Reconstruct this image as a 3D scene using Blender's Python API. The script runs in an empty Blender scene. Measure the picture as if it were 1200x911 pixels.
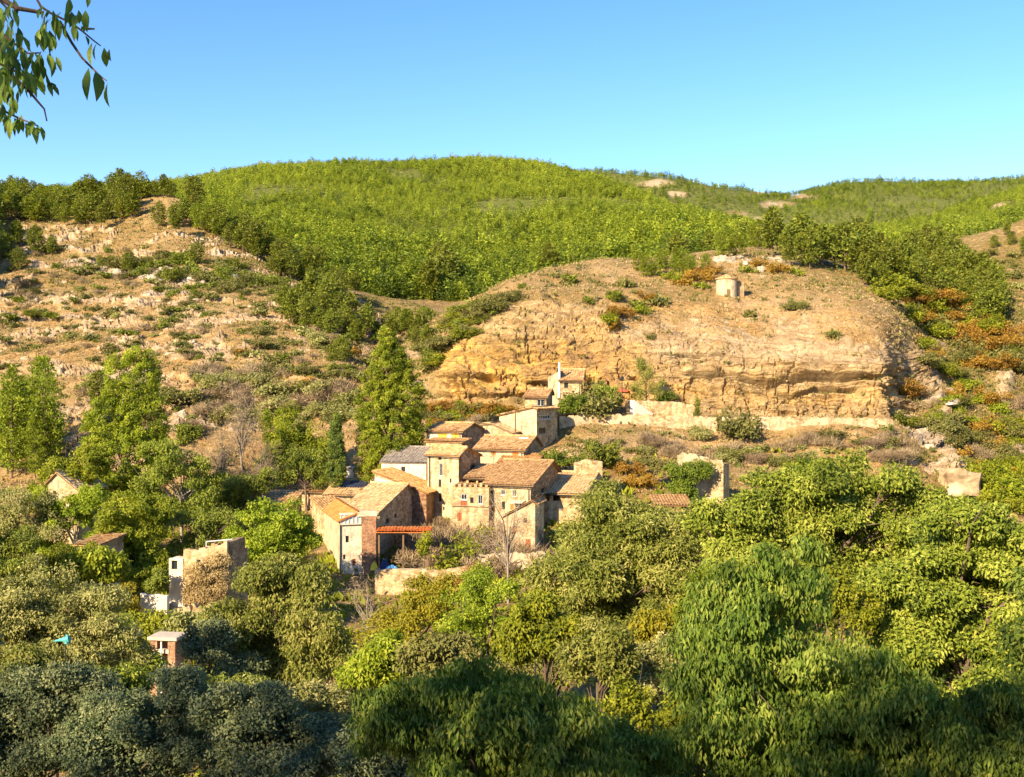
import bpy, math, random
import numpy as np
from mathutils import Vector

SC = bpy.context.scene
COL = SC.collection
F = 1287.0            # focal length of the photograph in its own pixels (1200 wide)
HZ = 455.5            # row of the horizon
R = math.radians
rng = np.random.default_rng(7)
SUN_AZ, SUN_EL = 38.0, 27.0        # degrees left of straight behind the camera; height
TO_SUN = np.array((-math.sin(R(SUN_AZ)) * math.cos(R(SUN_EL)), -math.cos(R(SUN_AZ)) * math.cos(R(SUN_EL)), math.sin(R(SUN_EL))))

def tx(px): return (px - 600.0) / F
def zpx(py, Y): return (HZ - py) / F * Y
def at(px, py, Y): return np.array((tx(px) * Y, Y, zpx(py, Y)))

# ------------------------------------------------------------------ noise
def _hash(ix, iy, iz, s):
    h = (ix * 374761393 + iy * 668265263 + iz * 2147483647 + s * 1274126177) & 0xFFFFFFFF
    h = ((h ^ (h >> 13)) * 1274126177) & 0xFFFFFFFF
    h = ((h ^ (h >> 16)) * 2246822519) & 0xFFFFFFFF
    return ((h ^ (h >> 15)) & 0xFFFFFF) / float(0xFFFFFF)

def noise(P, scale, seed=0):
    Q = np.asarray(P, float) * scale
    i = np.floor(Q).astype(np.int64)
    f = Q - i
    f = f * f * (3 - 2 * f)
    o = 0
    for dx in (0, 1):
        for dy in (0, 1):
            for dz in (0, 1):
                w = (f[..., 0] if dx else 1 - f[..., 0]) * (f[..., 1] if dy else 1 - f[..., 1]) * (f[..., 2] if dz else 1 - f[..., 2])
                o = o + w * _hash(i[..., 0] + dx, i[..., 1] + dy, i[..., 2] + dz, seed)
    return o * 2 - 1

def fbm(P, scale, octv=4, seed=0, gain=0.5):
    o, a = 0, 1.0
    for k in range(octv):
        o = o + a * noise(P, scale, seed + k * 17)
        scale *= 2.03
        a *= gain
    return o

# ------------------------------------------------------------------ objects
def tag(o, label=None, cat=None, group=None, kind=None):
    if label: o['label'] = label
    if cat: o['category'] = cat
    if group: o['group'] = group
    if kind: o['kind'] = kind
    return o

def link(o, parent=None):
    COL.objects.link(o)
    if parent is not None: o.parent = parent
    return o

def empty(name, loc, rz=0.0, **kw):
    o = bpy.data.objects.new(name, None)
    o.empty_display_size = 0.3
    o.location = [float(v) for v in loc]
    o.rotation_euler = (0, 0, rz)
    link(o)
    return tag(o, **kw)

def mesh_np(name, V, Fq, mats=None, tint=None, midx=None, smooth=False, col=None):
    V = np.asarray(V, np.float32); Fq = np.asarray(Fq, np.int32)
    me = bpy.data.meshes.new(name)
    n = Fq.shape[1]
    me.vertices.add(len(V)); me.vertices.foreach_set('co', V.ravel())
    me.loops.add(Fq.size); me.loops.foreach_set('vertex_index', Fq.ravel())
    me.polygons.add(len(Fq))
    me.polygons.foreach_set('loop_start', np.arange(0, Fq.size, n, dtype=np.int32))
    if midx is not None: me.polygons.foreach_set('material_index', np.asarray(midx, np.int32))
    me.polygons.foreach_set('use_smooth', np.full(len(Fq), smooth))
    if tint is not None:
        a = me.attributes.new('tint', 'FLOAT', 'FACE'); a.data.foreach_set('value', np.asarray(tint, np.float32))
    if col is not None:
        a = me.attributes.new('mask', 'FLOAT_COLOR', 'POINT'); a.data.foreach_set('color', np.asarray(col, np.float32).ravel())
    for m in (mats if isinstance(mats, (list, tuple)) else [mats]):
        if m is not None: me.materials.append(m)
    me.update(calc_edges=True)
    me.validate()
    return me

def obj(name, me, parent=None, loc=None, rz=0.0, **kw):
    o = bpy.data.objects.new(name, me)
    link(o, parent)
    if loc is not None: o.location = [float(v) for v in loc]
    if rz: o.rotation_euler = (0, 0, rz)
    return tag(o, **kw)

class MB:
    """collects polygons (with tint and material slot) into one mesh"""
    def __init__(s): s.v = []; s.f = []; s.t = []; s.m = []
    def poly(s, pts, t=0.5, m=0):
        i = len(s.v); s.v += [tuple(map(float, p)) for p in pts]
        s.f.append(tuple(range(i, i + len(pts)))); s.t.append(t); s.m.append(m)
    def box(s, lo, hi, t=0.5, m=0):
        x0, y0, z0 = lo; x1, y1, z1 = hi
        c = [(x0,y0,z0),(x1,y0,z0),(x1,y1,z0),(x0,y1,z0),(x0,y0,z1),(x1,y0,z1),(x1,y1,z1),(x0,y1,z1)]
        s.hexa(c, t, m)
    def hexa(s, c, t=0.5, m=0):
        i = len(s.v); s.v += [tuple(map(float, p)) for p in c]
        for q in ((0,3,2,1),(4,5,6,7),(0,1,5,4),(1,2,6,5),(2,3,7,6),(3,0,4,7)):
            s.f.append(tuple(i + k for k in q)); s.t.append(t); s.m.append(m)
    def grid(s, P, t=None, m=0):
        P = np.asarray(P); a, b = P.shape[:2]; i = len(s.v)
        s.v += [tuple(p) for p in P.reshape(-1, 3)]
        for x in range(a - 1):
            for y in range(b - 1):
                s.f.append((i + x*b + y, i + (x+1)*b + y, i + (x+1)*b + y + 1, i + x*b + y + 1))
                s.t.append(0.5 if t is None else float(t[x][y])); s.m.append(m)
    def tube(s, pts, rad, n=6, t=0.5, m=0):
        pts = np.asarray(pts, float); i = len(s.v); k = len(pts)
        for j in range(k):
            d = pts[min(j+1, k-1)] - pts[max(j-1, 0)]
            d = d / (np.linalg.norm(d) + 1e-9)
            u = np.cross(d, (0.31, 0.95, 0.05)); u /= np.linalg.norm(u) + 1e-9
            w = np.cross(d, u)
            for a in range(n):
                an = 2 * math.pi * a / n
                s.v.append(tuple(pts[j] + rad[j] * (math.cos(an) * u + math.sin(an) * w)))
        for j in range(k - 1):
            for a in range(n):
                b = (a + 1) % n
                s.f.append((i + j*n + a, i + j*n + b, i + (j+1)*n + b, i + (j+1)*n + a)); s.t.append(t); s.m.append(m)
        s.f.append(tuple(i + (k-1)*n + a for a in range(n))); s.t.append(t); s.m.append(m)
    def mesh(s, name, mats, smooth=False):
        me = bpy.data.meshes.new(name)
        me.from_pydata(s.v, [], s.f)
        a = me.attributes.new('tint', 'FLOAT', 'FACE'); a.data.foreach_set('value', np.asarray(s.t, np.float32))
        me.polygons.foreach_set('material_index', np.asarray(s.m, np.int32))
        if smooth: me.polygons.foreach_set('use_smooth', np.ones(len(s.f), bool))
        for mm in (mats if isinstance(mats, (list, tuple)) else [mats]): me.materials.append(mm)
        me.update()
        return me
    def build(s, name, mats, parent=None, smooth=False, **kw):
        return obj(name, s.mesh(name, mats, smooth), parent, **kw)

# ------------------------------------------------------------------ materials
class NT:
    def __init__(s, name):
        s.mat = bpy.data.materials.new(name); s.mat.use_nodes = True
        s.t = s.mat.node_tree; s.t.nodes.clear()
        s.out = s.t.nodes.new('ShaderNodeOutputMaterial')
    def n(s, typ, **kw):
        nd = s.t.nodes.new('ShaderNode' + typ)
        for k, v in kw.items():
            if k in nd.inputs: s.set(nd.inputs[k], v)
            else: setattr(nd, k, v)
        return nd
    def set(s, sock, v):
        if hasattr(v, 'links') or hasattr(v, 'is_linked'): s.t.links.new(v, sock)
        else: sock.default_value = v
    def mix(s, f, a, b, mode='MIX'):
        nd = s.t.nodes.new('ShaderNodeMix'); nd.data_type = 'RGBA'; nd.blend_type = mode
        s.set(nd.inputs[0], f); s.set(nd.inputs[6], c4(a)); s.set(nd.inputs[7], c4(b))
        return nd.outputs[2]
    def math(s, op, a, b=0.0, clamp=False):
        nd = s.t.nodes.new('ShaderNodeMath'); nd.operation = op; nd.use_clamp = clamp
        s.set(nd.inputs[0], a); s.set(nd.inputs[1], b); return nd.outputs[0]
    def ramp(s, v, stops):
        nd = s.t.nodes.new('ShaderNodeValToRGB'); s.set(nd.inputs[0], v)
        e = nd.color_ramp.elements
        while len(e) < len(stops): e.new(0.5)
        for k, (p, c) in enumerate(stops):
            e[k].position = p; e[k].color = c4(c) if not isinstance(c, (int, float)) else (c, c, c, 1)
        return nd.outputs[0]
    def noise(s, vec, scale, detail=4, rough=0.55):
        nd = s.t.nodes.new('ShaderNodeTexNoise'); s.set(nd.inputs['Vector'], vec)
        nd.inputs['Scale'].default_value = scale; nd.inputs['Detail'].default_value = detail; nd.inputs['Roughness'].default_value = rough
        return nd.outputs['Fac']
    def voro(s, vec, scale, feature='F1', out='Distance'):
        nd = s.t.nodes.new('ShaderNodeTexVoronoi'); nd.feature = feature; s.set(nd.inputs['Vector'], vec)
        nd.inputs['Scale'].default_value = scale
        return nd.outputs[out]
    def coords(s, scale=(1, 1, 1)):
        tc = s.t.nodes.new('ShaderNodeTexCoord'); mp = s.t.nodes.new('ShaderNodeMapping')
        mp.inputs['Scale'].default_value = scale
        s.t.links.new(tc.outputs['Object'], mp.inputs['Vector']); return mp.outputs[0]
    def bump(s, h, strength, dist):
        nd = s.t.nodes.new('ShaderNodeBump'); nd.inputs['Strength'].default_value = strength; nd.inputs['Distance'].default_value = dist
        s.set(nd.inputs['Height'], h); return nd.outputs[0]
    def attr(s, name, out='Fac'):
        nd = s.t.nodes.new('ShaderNodeAttribute'); nd.attribute_name = name; return nd.outputs[out]
    def bsdf(s, col, rough=0.9, normal=None, spec=0.2, **kw):
        nd = s.t.nodes.new('ShaderNodeBsdfPrincipled')
        s.set(nd.inputs['Base Color'], c4(col)); s.set(nd.inputs['Roughness'], rough)
        nd.inputs['Specular IOR Level'].default_value = spec
        if normal is not None: s.set(nd.inputs['Normal'], normal)
        for k, v in kw.items(): s.set(nd.inputs[k], v)
        s.t.links.new(nd.outputs[0], s.out.inputs[0]); return nd

def c4(c):
    if isinstance(c, (tuple, list)): return (c[0], c[1], c[2], 1.0) if len(c) == 3 else tuple(c)
    return c

def leaf_mat(name, dark, mid, light, transl=0.3, rough=0.55, var=0.13):
    """leaves: each leaf its own tint, each plant its own shift"""
    m = NT(name)
    t = m.attr('tint')
    oi = m.n('ObjectInfo').outputs['Random']
    c = m.ramp(t, [(0.0, dark), (0.5, mid), (1.0, light)])
    hv = m.n('HueSaturation', Color=c)
    m.set(hv.inputs['Hue'], m.math('ADD', m.math('MULTIPLY', oi, 0.03 * var / 0.25), 0.5 - 0.015 * var / 0.25))
    m.set(hv.inputs['Value'], m.math('ADD', m.math('MULTIPLY', oi, 2 * var), 1 - var))
    col = hv.outputs[0]
    b = m.bsdf(col, rough, spec=0.25)
    tr = m.n('BsdfTranslucent'); m.set(tr.inputs[0], m.mix(1.0, col, (1.0, 1.0, 0.55), 'MULTIPLY'))
    mx = m.n('MixShader', Fac=transl)
    m.t.links.new(b.outputs[0], mx.inputs[1]); m.t.links.new(tr.outputs[0], mx.inputs[2])
    m.t.links.new(mx.outputs[0], m.out.inputs[0])
    return m.mat

def flat_mat(name, c, c2=None, rough=0.8, scale=3.0, spec=0.2, metal=0.0):
    m = NT(name); v = m.coords()
    c2 = c2 or tuple(x * 0.8 for x in c)
    col = m.mix(m.ramp(m.noise(v, scale, 5), [(0.35, 0.0), (0.65, 1.0)]), c, c2)
    m.bsdf(col, rough, m.bump(m.noise(v, scale * 4, 3), 0.3, 0.03), spec, Metallic=metal)
    return m.mat

def stone_mat(name, c1, c2, c3, plaster=None, amount=0.0, scale=2.0):
    """rubble masonry: stones of several colours, mortar, patches of old render"""
    m = NT(name); v = m.coords((1, 1, 1.7))
    w = m.t.nodes.new('ShaderNodeVectorMath'); w.operation = 'ADD'
    nz = m.t.nodes.new('ShaderNodeTexNoise'); nz.inputs['Scale'].default_value = 1.6
    m.t.links.new(v, nz.inputs['Vector'])
    sc = m.t.nodes.new('ShaderNodeVectorMath'); sc.operation = 'SCALE'; sc.inputs['Scale'].default_value = 0.35
    m.t.links.new(nz.outputs['Color'], sc.inputs[0])
    m.t.links.new(v, w.inputs[0]); m.t.links.new(sc.outputs[0], w.inputs[1])
    cell = m.voro(w.outputs[0], scale, out='Color')
    sep = m.n('SeparateColor', Color=cell)
    edge = m.voro(w.outputs[0], scale, 'DISTANCE_TO_EDGE')
    st = m.ramp(sep.outputs[0], [(0.0, tuple(x * 0.75 for x in c2)), (0.3, c2), (0.5, c1), (0.8, c3), (1.0, tuple(x * 0.8 for x in c2))])
    mort = m.ramp(edge, [(0.0, 1.0), (0.09, 0.0)])
    st = m.mix(m.math('MULTIPLY', mort, 0.6), st, tuple(x * 0.75 for x in c1))
    big = m.noise(m.coords(), 0.45, 5, 0.6)
    st = m.mix(m.ramp(big, [(0.3, 0.0), (0.7, 0.4)]), st, c3)
    bh = m.math('MULTIPLY', edge, 1.0)
    if plaster:
        k = m.ramp(m.noise(m.coords((1, 1, 0.8)), 0.55, 6, 0.6), [(0.62 - amount * 0.4, 0.0), (0.70 - amount * 0.4, 1.0)])
        pl = m.mix(m.noise(m.coords((2, 2, 0.4)), 1.3, 4), plaster, tuple(x * 0.78 for x in plaster))
        st = m.mix(k, st, pl)
    gr = m.ramp(m.noise(m.coords((1, 1, 0.55)), 1.25, 6, 0.65), [(0.34, 0.52), (0.56, 1.0)])
    st = m.mix(1.0, st, gr, 'MULTIPLY')
    m.bsdf(st, 0.95, m.bump(bh, 0.7, 0.08), 0.1)
    return m.mat

def tile_mat(name, c1, c2, c3):
    """barrel tiles: every tile its own colour, lichen on top"""
    m = NT(name); v = m.coords()
    t = m.attr('tint')
    c = m.ramp(t, [(0.0, c2), (0.4, c1), (0.8, c3), (1.0, c2)])
    k = m.ramp(m.noise(v, 0.9, 6, 0.65), [(0.42, 0.0), (0.72, 0.75)])
    c = m.mix(k, c, c3)
    k2 = m.ramp(m.noise(v, 2.7, 4), [(0.55, 0.0), (0.75, 0.5)])
    c = m.mix(k2, c, tuple(x * 0.55 for x in c2))
    m.bsdf(c, 0.9, m.bump(m.noise(v, 9, 3), 0.4, 0.04), 0.15)
    return m.mat
# ------------------------------------------------------------------ terrain
def gsm(A, s, axis):
    """gaussian smoothing along an axis, edges held"""
    r = int(3 * s) + 1
    k = np.exp(-0.5 * (np.arange(-r, r + 1) / s) ** 2); k /= k.sum()
    A = np.moveaxis(A, axis, -1)
    P = np.concatenate([np.repeat(A[..., :1], r, -1), A, np.repeat(A[..., -1:], r, -1)], -1)
    o = sum(k[i] * P[..., i:i + A.shape[-1]] for i in range(2 * r + 1))
    return np.moveaxis(o, -1, axis)

class Loft:
    """ground given as profiles running away from the valley, joined sideways"""
    def __init__(s, cols, rows, px0, px1, step, smooth_u=5.0, smooth_v=2.0, margin=None):
        xs = sorted(cols)
        inner = np.arange(px0, px1 + 0.01, step)
        lo, hi = xs[0], xs[-1]
        left = np.arange(lo, px0, 6.0) if lo < px0 else np.array([])
        right = np.arange(px1 + 6.0, hi + 1, 6.0) if hi > px1 else np.array([])
        s.px = np.concatenate([left, inner, right])
        K = len(cols[xs[0]])
        kY = np.array([[p[0] for p in cols[x]] for x in xs], float)
        kP = np.array([[p[1] for p in cols[x]] for x in xs], float)
        Y = np.stack([np.interp(s.px, xs, kY[:, k]) for k in range(K)], 1)
        Py = np.stack([np.interp(s.px, xs, kP[:, k]) for k in range(K)], 1)
        if smooth_u: Y = gsm(Y, smooth_u, 0); Py = gsm(Py, smooth_u, 0)
        Z = (HZ - Py) / F * Y
        v = [0.0]
        for k, n in enumerate(rows): v += list(k + (np.arange(n) + 1) / n)
        s.v = np.array(v)
        kk = np.arange(K)
        GY = np.stack([np.interp(s.v, kk, Y[i]) for i in range(len(s.px))])
        GZ = np.stack([np.interp(s.v, kk, Z[i]) for i in range(len(s.px))])
        if smooth_v: GY = gsm(GY, smooth_v, 1); GZ = gsm(GZ, smooth_v, 1)
        T = (s.px - 600.0) / F
        s.P = np.stack([T[:, None] * GY, GY, GZ], -1)
        s.base_py = HZ - GZ / GY * F
        du = np.gradient(s.P, axis=0); dv = np.gradient(s.P, axis=1)
        N = np.cross(du, dv); N /= np.linalg.norm(N, axis=-1, keepdims=True) + 1e-9
        s.N = N
        s.U = np.broadcast_to(s.px[:, None], s.P.shape[:2])
        s.V = np.broadcast_to(s.v[None, :], s.P.shape[:2])
    def finish(s):
        s.PY = HZ - s.P[..., 2] / s.P[..., 1] * F
    def col(s, px): return int(np.clip(np.searchsorted(s.px, px), 0, len(s.px) - 1))
    def hit(s, px, py, vmin=0.0):
        """the first ground point met looking out at this bearing and height"""
        i = s.col(px); row = s.PY[i]
        k0 = int(np.searchsorted(s.v, vmin))
        w = np.nonzero(row[k0:] <= py)[0]
        if len(w) == 0: return None
        return s.P[i, k0 + w[0]].copy()
    def ground(s, px, Y):
        i = s.col(px)
        k = int(np.argmin(np.abs(s.P[i, :, 1] - Y)))
        return float(s.P[i, k, 2])
    def mesh(s, name, mat, col=None, smooth=False):
        a, b = s.P.shape[:2]
        I = np.arange(a * b).reshape(a, b)
        Fq = np.stack([I[:-1, :-1], I[1:, :-1], I[1:, 1:], I[:-1, 1:]], -1).reshape(-1, 4)
        return mesh_np(name, s.P.reshape(-1, 3), Fq, mat, col=None if col is None else col.reshape(-1, 4), smooth=smooth)

def sstep(a, b, x):
    t = np.clip((x - a) / (b - a + 1e-9), 0, 1); return t * t * (3 - 2 * t)

def Zp(Y, z): return (Y, HZ - z / Y * F)
near = [Zp(40, -23.5), Zp(62, -29)]
A_cols = {
 -900: near + [(100,820),(125,700),(150,640),(175,560),(195,480),(215,400),(235,330),(265,260),(300,190),(330,140),(360,110),(450,150),(600,200)],
 -400: near + [(100,820),(125,690),(150,640),(175,570),(195,500),(215,420),(235,330),(265,190),(300,75),(330,55),(370,50),(450,140),(600,230)],
 -230: near + [(100,820),(125,690),(150,638),(175,575),(195,515),(215,445),(235,390),(265,280),(300,140),(330,90),(370,70),(450,150),(600,230)],
 -150: near + [(100,820),(125,690),(150,635),(175,580),(195,530),(215,480),(235,430),(265,380),(310,310),(360,240),(430,215),(520,240),(620,280)],
    0: near + [(100,810),(125,690),(150,630),(175,578),(195,535),(215,490),(235,450),(265,405),(310,350),(370,290),(430,236),(540,250),(640,280)],
  100: near + [(100,800),(122,690),(150,625),(174,570),(193,528),(210,490),(228,450),(258,405),(300,352),(350,300),(425,234),(540,245),(640,280)],
  200: near + [(100,775),(118,715),(150,620),(172,560),(190,520),(205,490),(215,455),(245,412),(290,355),(330,312),(410,226),(540,240),(640,270)],
  260: near + [(100,790),(120,705),(148,615),(170,560),(190,520),(205,490),(214,452),(240,412),(285,358),(325,318),(390,258),(500,262),(640,270)],
  320: near + [(100,800),(122,700),(146,634),(166,600),(190,517),(205,487),(213,450),(232,415),(275,368),(315,335),(365,302),(460,305),(640,300)],
  400: near + [(98,800),(124,702),(144,634),(165,602),(188,514),(205,480),(212,450),(225,422),(260,392),(300,368),(345,345),(430,338),(620,330)],
  450: near + [(98,800),(126,702),(146,632),(165,596),(186,508),(203,476),(222,447),(248,422),(285,400),(325,380),(375,356),(440,348),(600,345)],
  490: near + [(98,790),(128,694),(148,624),(166,570),(186,506),(202,474),(212,445),(232,418),(268,398),(308,382),(360,358),(440,350),(600,345)],
  530: near + [(98,785),(130,684),(150,618),(168,556),(187,500),(198,470),(201.5,438),(208,406),(225,382),(240,369),(270,392),(430,352),(600,345)],
  600: near + [(98,780),(132,668),(150,610),(168,550),(187,498),(198,472),(201.5,432),(207,394),(222,350),(240,327),(275,348),(430,342),(600,345)],
  700: near + [(98,775),(134,645),(152,600),(176,522),(187,486),(200,474),(203,440),(209,398),(228,346),(256,303),(290,312),(430,322),(600,330)],
  800: near + [(98,770),(134,640),(152,600),(175,530),(186,492),(199,482),(202.5,444),(208,414),(228,356),(262,304),(300,302),(430,300),(600,310)],
  870: near + [(98,775),(132,645),(152,605),(173,540),(185,492),(198,484),(202,446),(206,412),(230,346),(264,300),(300,296),(430,290),(600,300)],
  950: near + [(98,780),(130,660),(150,620),(172,548),(184,494),(196,486),(200,449),(204,413),(220,356),(240,334),(280,302),(420,284),(600,292)],
 1010: near + [(98,790),(130,670),(150,625),(170,560),(184,496),(196,488),(199,452),(203,408),(214,366),(230,350),(275,320),(400,286),(600,288)],
 1043: near + [(98,790),(130,675),(150,630),(170,565),(185,500),(196,490),(199,462),(202,420),(211,384),(232,362),(275,330),(380,288),(600,288)],
 1078: near + [(98,790),(130,680),(150,635),(170,575),(188,525),(204,500),(216,472),(225,440),(236,412),(252,388),(285,338),(360,286),(600,288)],
 1120: near + [(98,790),(130,680),(150,640),(170,590),(186,550),(204,512),(218,480),(230,450),(246,416),(266,386),(296,336),(350,280),(600,288)],
 1200: near + [(98,790),(130,690),(150,650),(168,610),(186,568),(205,522),(222,480),(238,440),(258,400),(282,358),(312,308),(350,255),(600,275)],
 1400: near + [(98,790),(130,690),(150,650),(168,600),(186,550),(205,500),(222,450),(238,400),(258,350),(282,300),(312,240),(350,190),(600,250)],
 1900: near + [(98,790),(130,690),(150,640),(168,580),(186,520),(205,460),(222,400),(238,350),(258,300),(282,250),(312,200),(350,150),(600,250)],
}
rowsA = [6, 8, 8, 14, 20, 26, 16, 60, 66, 80, 56, 46, 24, 10]
LA = Loft(A_cols, rowsA, -40, 1240, 1.7, smooth_u=5.0, smooth_v=1.4)

def dispA():
    P, N, U, V, PY = LA.P, LA.N, LA.U, LA.V, LA.base_py
    n1 = fbm(P, 0.05, 4, 3); n2 = fbm(P, 0.25, 4, 9)
    # where rock shows
    dome = sstep(495, 530, U) * (1 - sstep(1062, 1085, U)) * sstep(6.5, 7.1, V) * (1 - sstep(9.2, 10.3, V + 0.5 * n1))
    ledge_l = sstep(130, 230, U) * (1 - sstep(425, 450, U)) * sstep(6.3, 6.8, V) * (1 - sstep(8.0, 8.8, V + 0.4 * n1)) * sstep(-0.45, 0.05, n1 + 0.3)
    band_l = np.exp(-((PY - (312 + (U - 110) * 0.09 + 6 * n1)) / 9) ** 2) * sstep(60, 100, U) * (1 - sstep(290, 312, U)) * (V > 9)
    right = sstep(1045, 1065, U) * sstep(5.0, 6.0, V) * (1 - sstep(11.0, 12.5, V)) * sstep(0.02, 0.35, fbm(P, 0.07, 3, 41))
    sl = np.abs(((P[..., 2] + 2.2 * n1 + 0.04 * P[..., 0]) / 6.5) % 1.0 - 0.5) * 2
    scatter = (U < 500) * sstep(5.5, 6.5, V) * (1 - sstep(11.3, 12, V)) * np.maximum(sstep(0.25, 0.55, fbm(P, 0.11, 3, 77)) * 0.8, sstep(0.52, 0.8, sl) * sstep(-0.3, 0.1, fbm(P, 0.05, 3, 78)))
    topr = sstep(805, 830, U) * (1 - sstep(930, 960, U)) * np.exp(-((PY - 308) / 14) ** 2) * (V > 9.5)
    rock = np.clip(np.maximum.reduce([dome, ledge_l, band_l, right, scatter, topr]), 0, 1)
    # beds: each layer sticks out by its own amount
    zz = P[..., 2] + 0.8 * n1 + 0.05 * P[..., 0] + 0.35 * n2
    Q = np.stack([P[..., 0] * 0.035, P[..., 1] * 0.03, zz / 1.9], -1)
    lay = np.floor(Q[..., 2])
    fr = Q[..., 2] - lay
    def lv(l): return noise(np.stack([Q[..., 0] * 3, Q[..., 1] * 3, l * 7.31], -1), 1.0, 5)
    lay_v = lv(lay) * (1 - sstep(0.72, 1.0, fr)) + lv(lay + 1) * sstep(0.72, 1.0, fr)
    Q2 = np.stack([P[..., 0] * 0.12, P[..., 1] * 0.12, np.floor(zz / 0.62) * 3.7], -1)
    lay2 = noise(Q2, 1.0, 15)
    cr = 1 - np.abs(fbm(P * np.array((1, 1, 0.35)), 0.22, 4, 21)) * 2.2       # vertical cracks
    cracks = sstep(0.75, 1.0, cr)
    lay3 = noise(np.stack([P[..., 0] * 0.3, P[..., 1] * 0.3, np.floor((zz + .2 * n2) / 0.3) * 5.3], -1), 1.0, 25)
    cr2 = sstep(0.8, 1.0, 1 - np.abs(noise(P * np.array((1, 1, 0.3)), 0.55, 61)) * 3)
    d = rock * (1.0 * lay_v + 0.6 * lay2 + 0.22 * lay3 - 0.95 * cracks - 0.45 * cr2 + 0.75 * fbm(P, 0.3, 5, 33))
    upper = sstep(690, 760, U) * (1 - sstep(415, 436, PY + 5 * n1))      # the smooth shoulder over the ledges
    d = d * (1 - 0.62 * upper)
    bulk = sstep(495, 530, U) * (1 - sstep(1062, 1085, U)) * sstep(6.8, 7.6, V) * (1 - sstep(9.5, 11.0, V))
    d = d + bulk * (1.9 * fbm(P * np.array((1, 1, .5)), 0.055, 3, 201))
    # overhanging bands along the cliff
    def notch(line, x0, x1, th, depth, seed, broken=0.0):
        y = np.interp(U, [p[0] for p in line], [p[1] for p in line]) + 2.0 * noise(P, 0.3, seed)
        g = np.exp(-((PY - y) / th) ** 8)
        w = sstep(x0, x0 + 15, U) * (1 - sstep(x1 - 15, x1, U)) * sstep(broken - 0.25, broken + 0.1, noise(P, 0.11, seed + 1))
        return g * w * depth * (V > 6.6) * (V < 9.6)
    d = d * np.where(U < 490, 1.5, 1.0)
    d = d - notch([(770, 447), (850, 441), (900, 446), (960, 436), (1040, 440)], 735, 1046, 3.6, 3.6, 50, -0.2)
    d = d - notch([(880, 458), (930, 460), (960, 450), (1010, 452)], 885, 1012, 3.4, 3.4, 54, -0.3)
    d = d - notch([(500, 447), (540, 440), (640, 446), (760, 462)], 505, 700, 3.4, 3.2, 58, -0.1)
    d = d - notch([(500, 464), (560, 461), (640, 466)], 505, 648, 3.0, 3.0, 62, -0.1)
    d = d - notch([(640, 420), (720, 410), (800, 418)], 600, 860, 2.2, 1.8, 66, 0.1)
    d = d - notch([(200, 452), (300, 440), (420, 446)], 190, 430, 3.0, 2.4, 70, -0.1)
    ribx = np.interp(PY, [385, 430, 480, 540, 590], [1066, 1082, 1096, 1108, 1122]) + 5 * n1
    rib = np.exp(-((U - ribx) / 15) ** 2) * sstep(395, 430, PY) * (1 - sstep(560, 590, PY)) * (V > 3.2) * (V < 11)
    ribx2 = np.interp(PY, [330, 400, 470, 540], [1120, 1158, 1180, 1198]) + 6 * n1
    rib2 = np.exp(-((U - ribx2) / 10) ** 2) * sstep(365, 390, PY) * (1 - sstep(450, 480, PY)) * (V > 4) * (V < 12)
    d = d + (3.2 * rib + 1.8 * rib2) * (0.8 + 0.9 * fbm(P, 0.16, 4, 301)) + (rib + rib2) * (.7 * lay2 - .8 * cracks)
    # bulge above the overhang, hollow below
    d = d + 1.1 * np.exp(-((PY - 430) / 9) ** 2) * sstep(880, 930, U) * (1 - sstep(1035, 1050, U)) * (V > 6.9) * (V < 9.4)
    soft = sstep(3.0, 5.0, V)
    d = d + soft * (0.55 * n1 * 1.6 + 0.28 * n2)
    LA.P = P + N * d[..., None]
    # extra crag relief on the right hand slope and the shoulder
    rock = rock * (1 - 0.6 * upper * sstep(-0.35, 0.35, n1 + .5 * n2 + (405 - PY) / 40))
    rock = np.maximum(rock, np.clip(1.3 * np.maximum(rib, rib2), 0, 1))
    ochre = dome * (1 - sstep(700, 800, U)) + 0.9 * np.exp(-((PY - 462) / 10) ** 2) * dome * sstep(720, 800, U) * 0.6 + 0.5 * ledge_l * sstep(340, 400, U)
    ochre = ochre * sstep(375, 420, PY + 10 * n1)
    grey = np.clip(np.maximum.reduce([band_l, topr * 0.8, right * 0.8, 0.45 * rib, 0.6 * rib2, 0.55 * scatter, 0.30 * upper * dome, 0.7 * sstep(0.25, 0.6, fbm(P, 0.04, 3, 91)) * (U < 300)]), 0, 1)
    # scrubby ground
    veg = sstep(0.0, 0.5, fbm(P, 0.06, 4, 111)) * 0.6
    veg = np.maximum(veg, sstep(9.9, 11.5, V) * (1 - dome) * 0.5)
    veg = np.maximum(veg, sstep(1060, 1100, U) * sstep(4, 6, V) * 0.85 * (1 - right))
    veg = np.maximum(veg, (1 - sstep(3.5, 5.0, V)) * 0.75)
    ravine = np.exp(-((U - 462) / 50) ** 2) * sstep(6.5, 7.5, V)
    veg = np.maximum(veg, ravine * 0.9)
    col = np.stack([rock, np.clip(ochre, 0, 1), np.clip(veg, 0, 1), grey], -1)
    return col
colA = dispA(); LA.finish()

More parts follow.
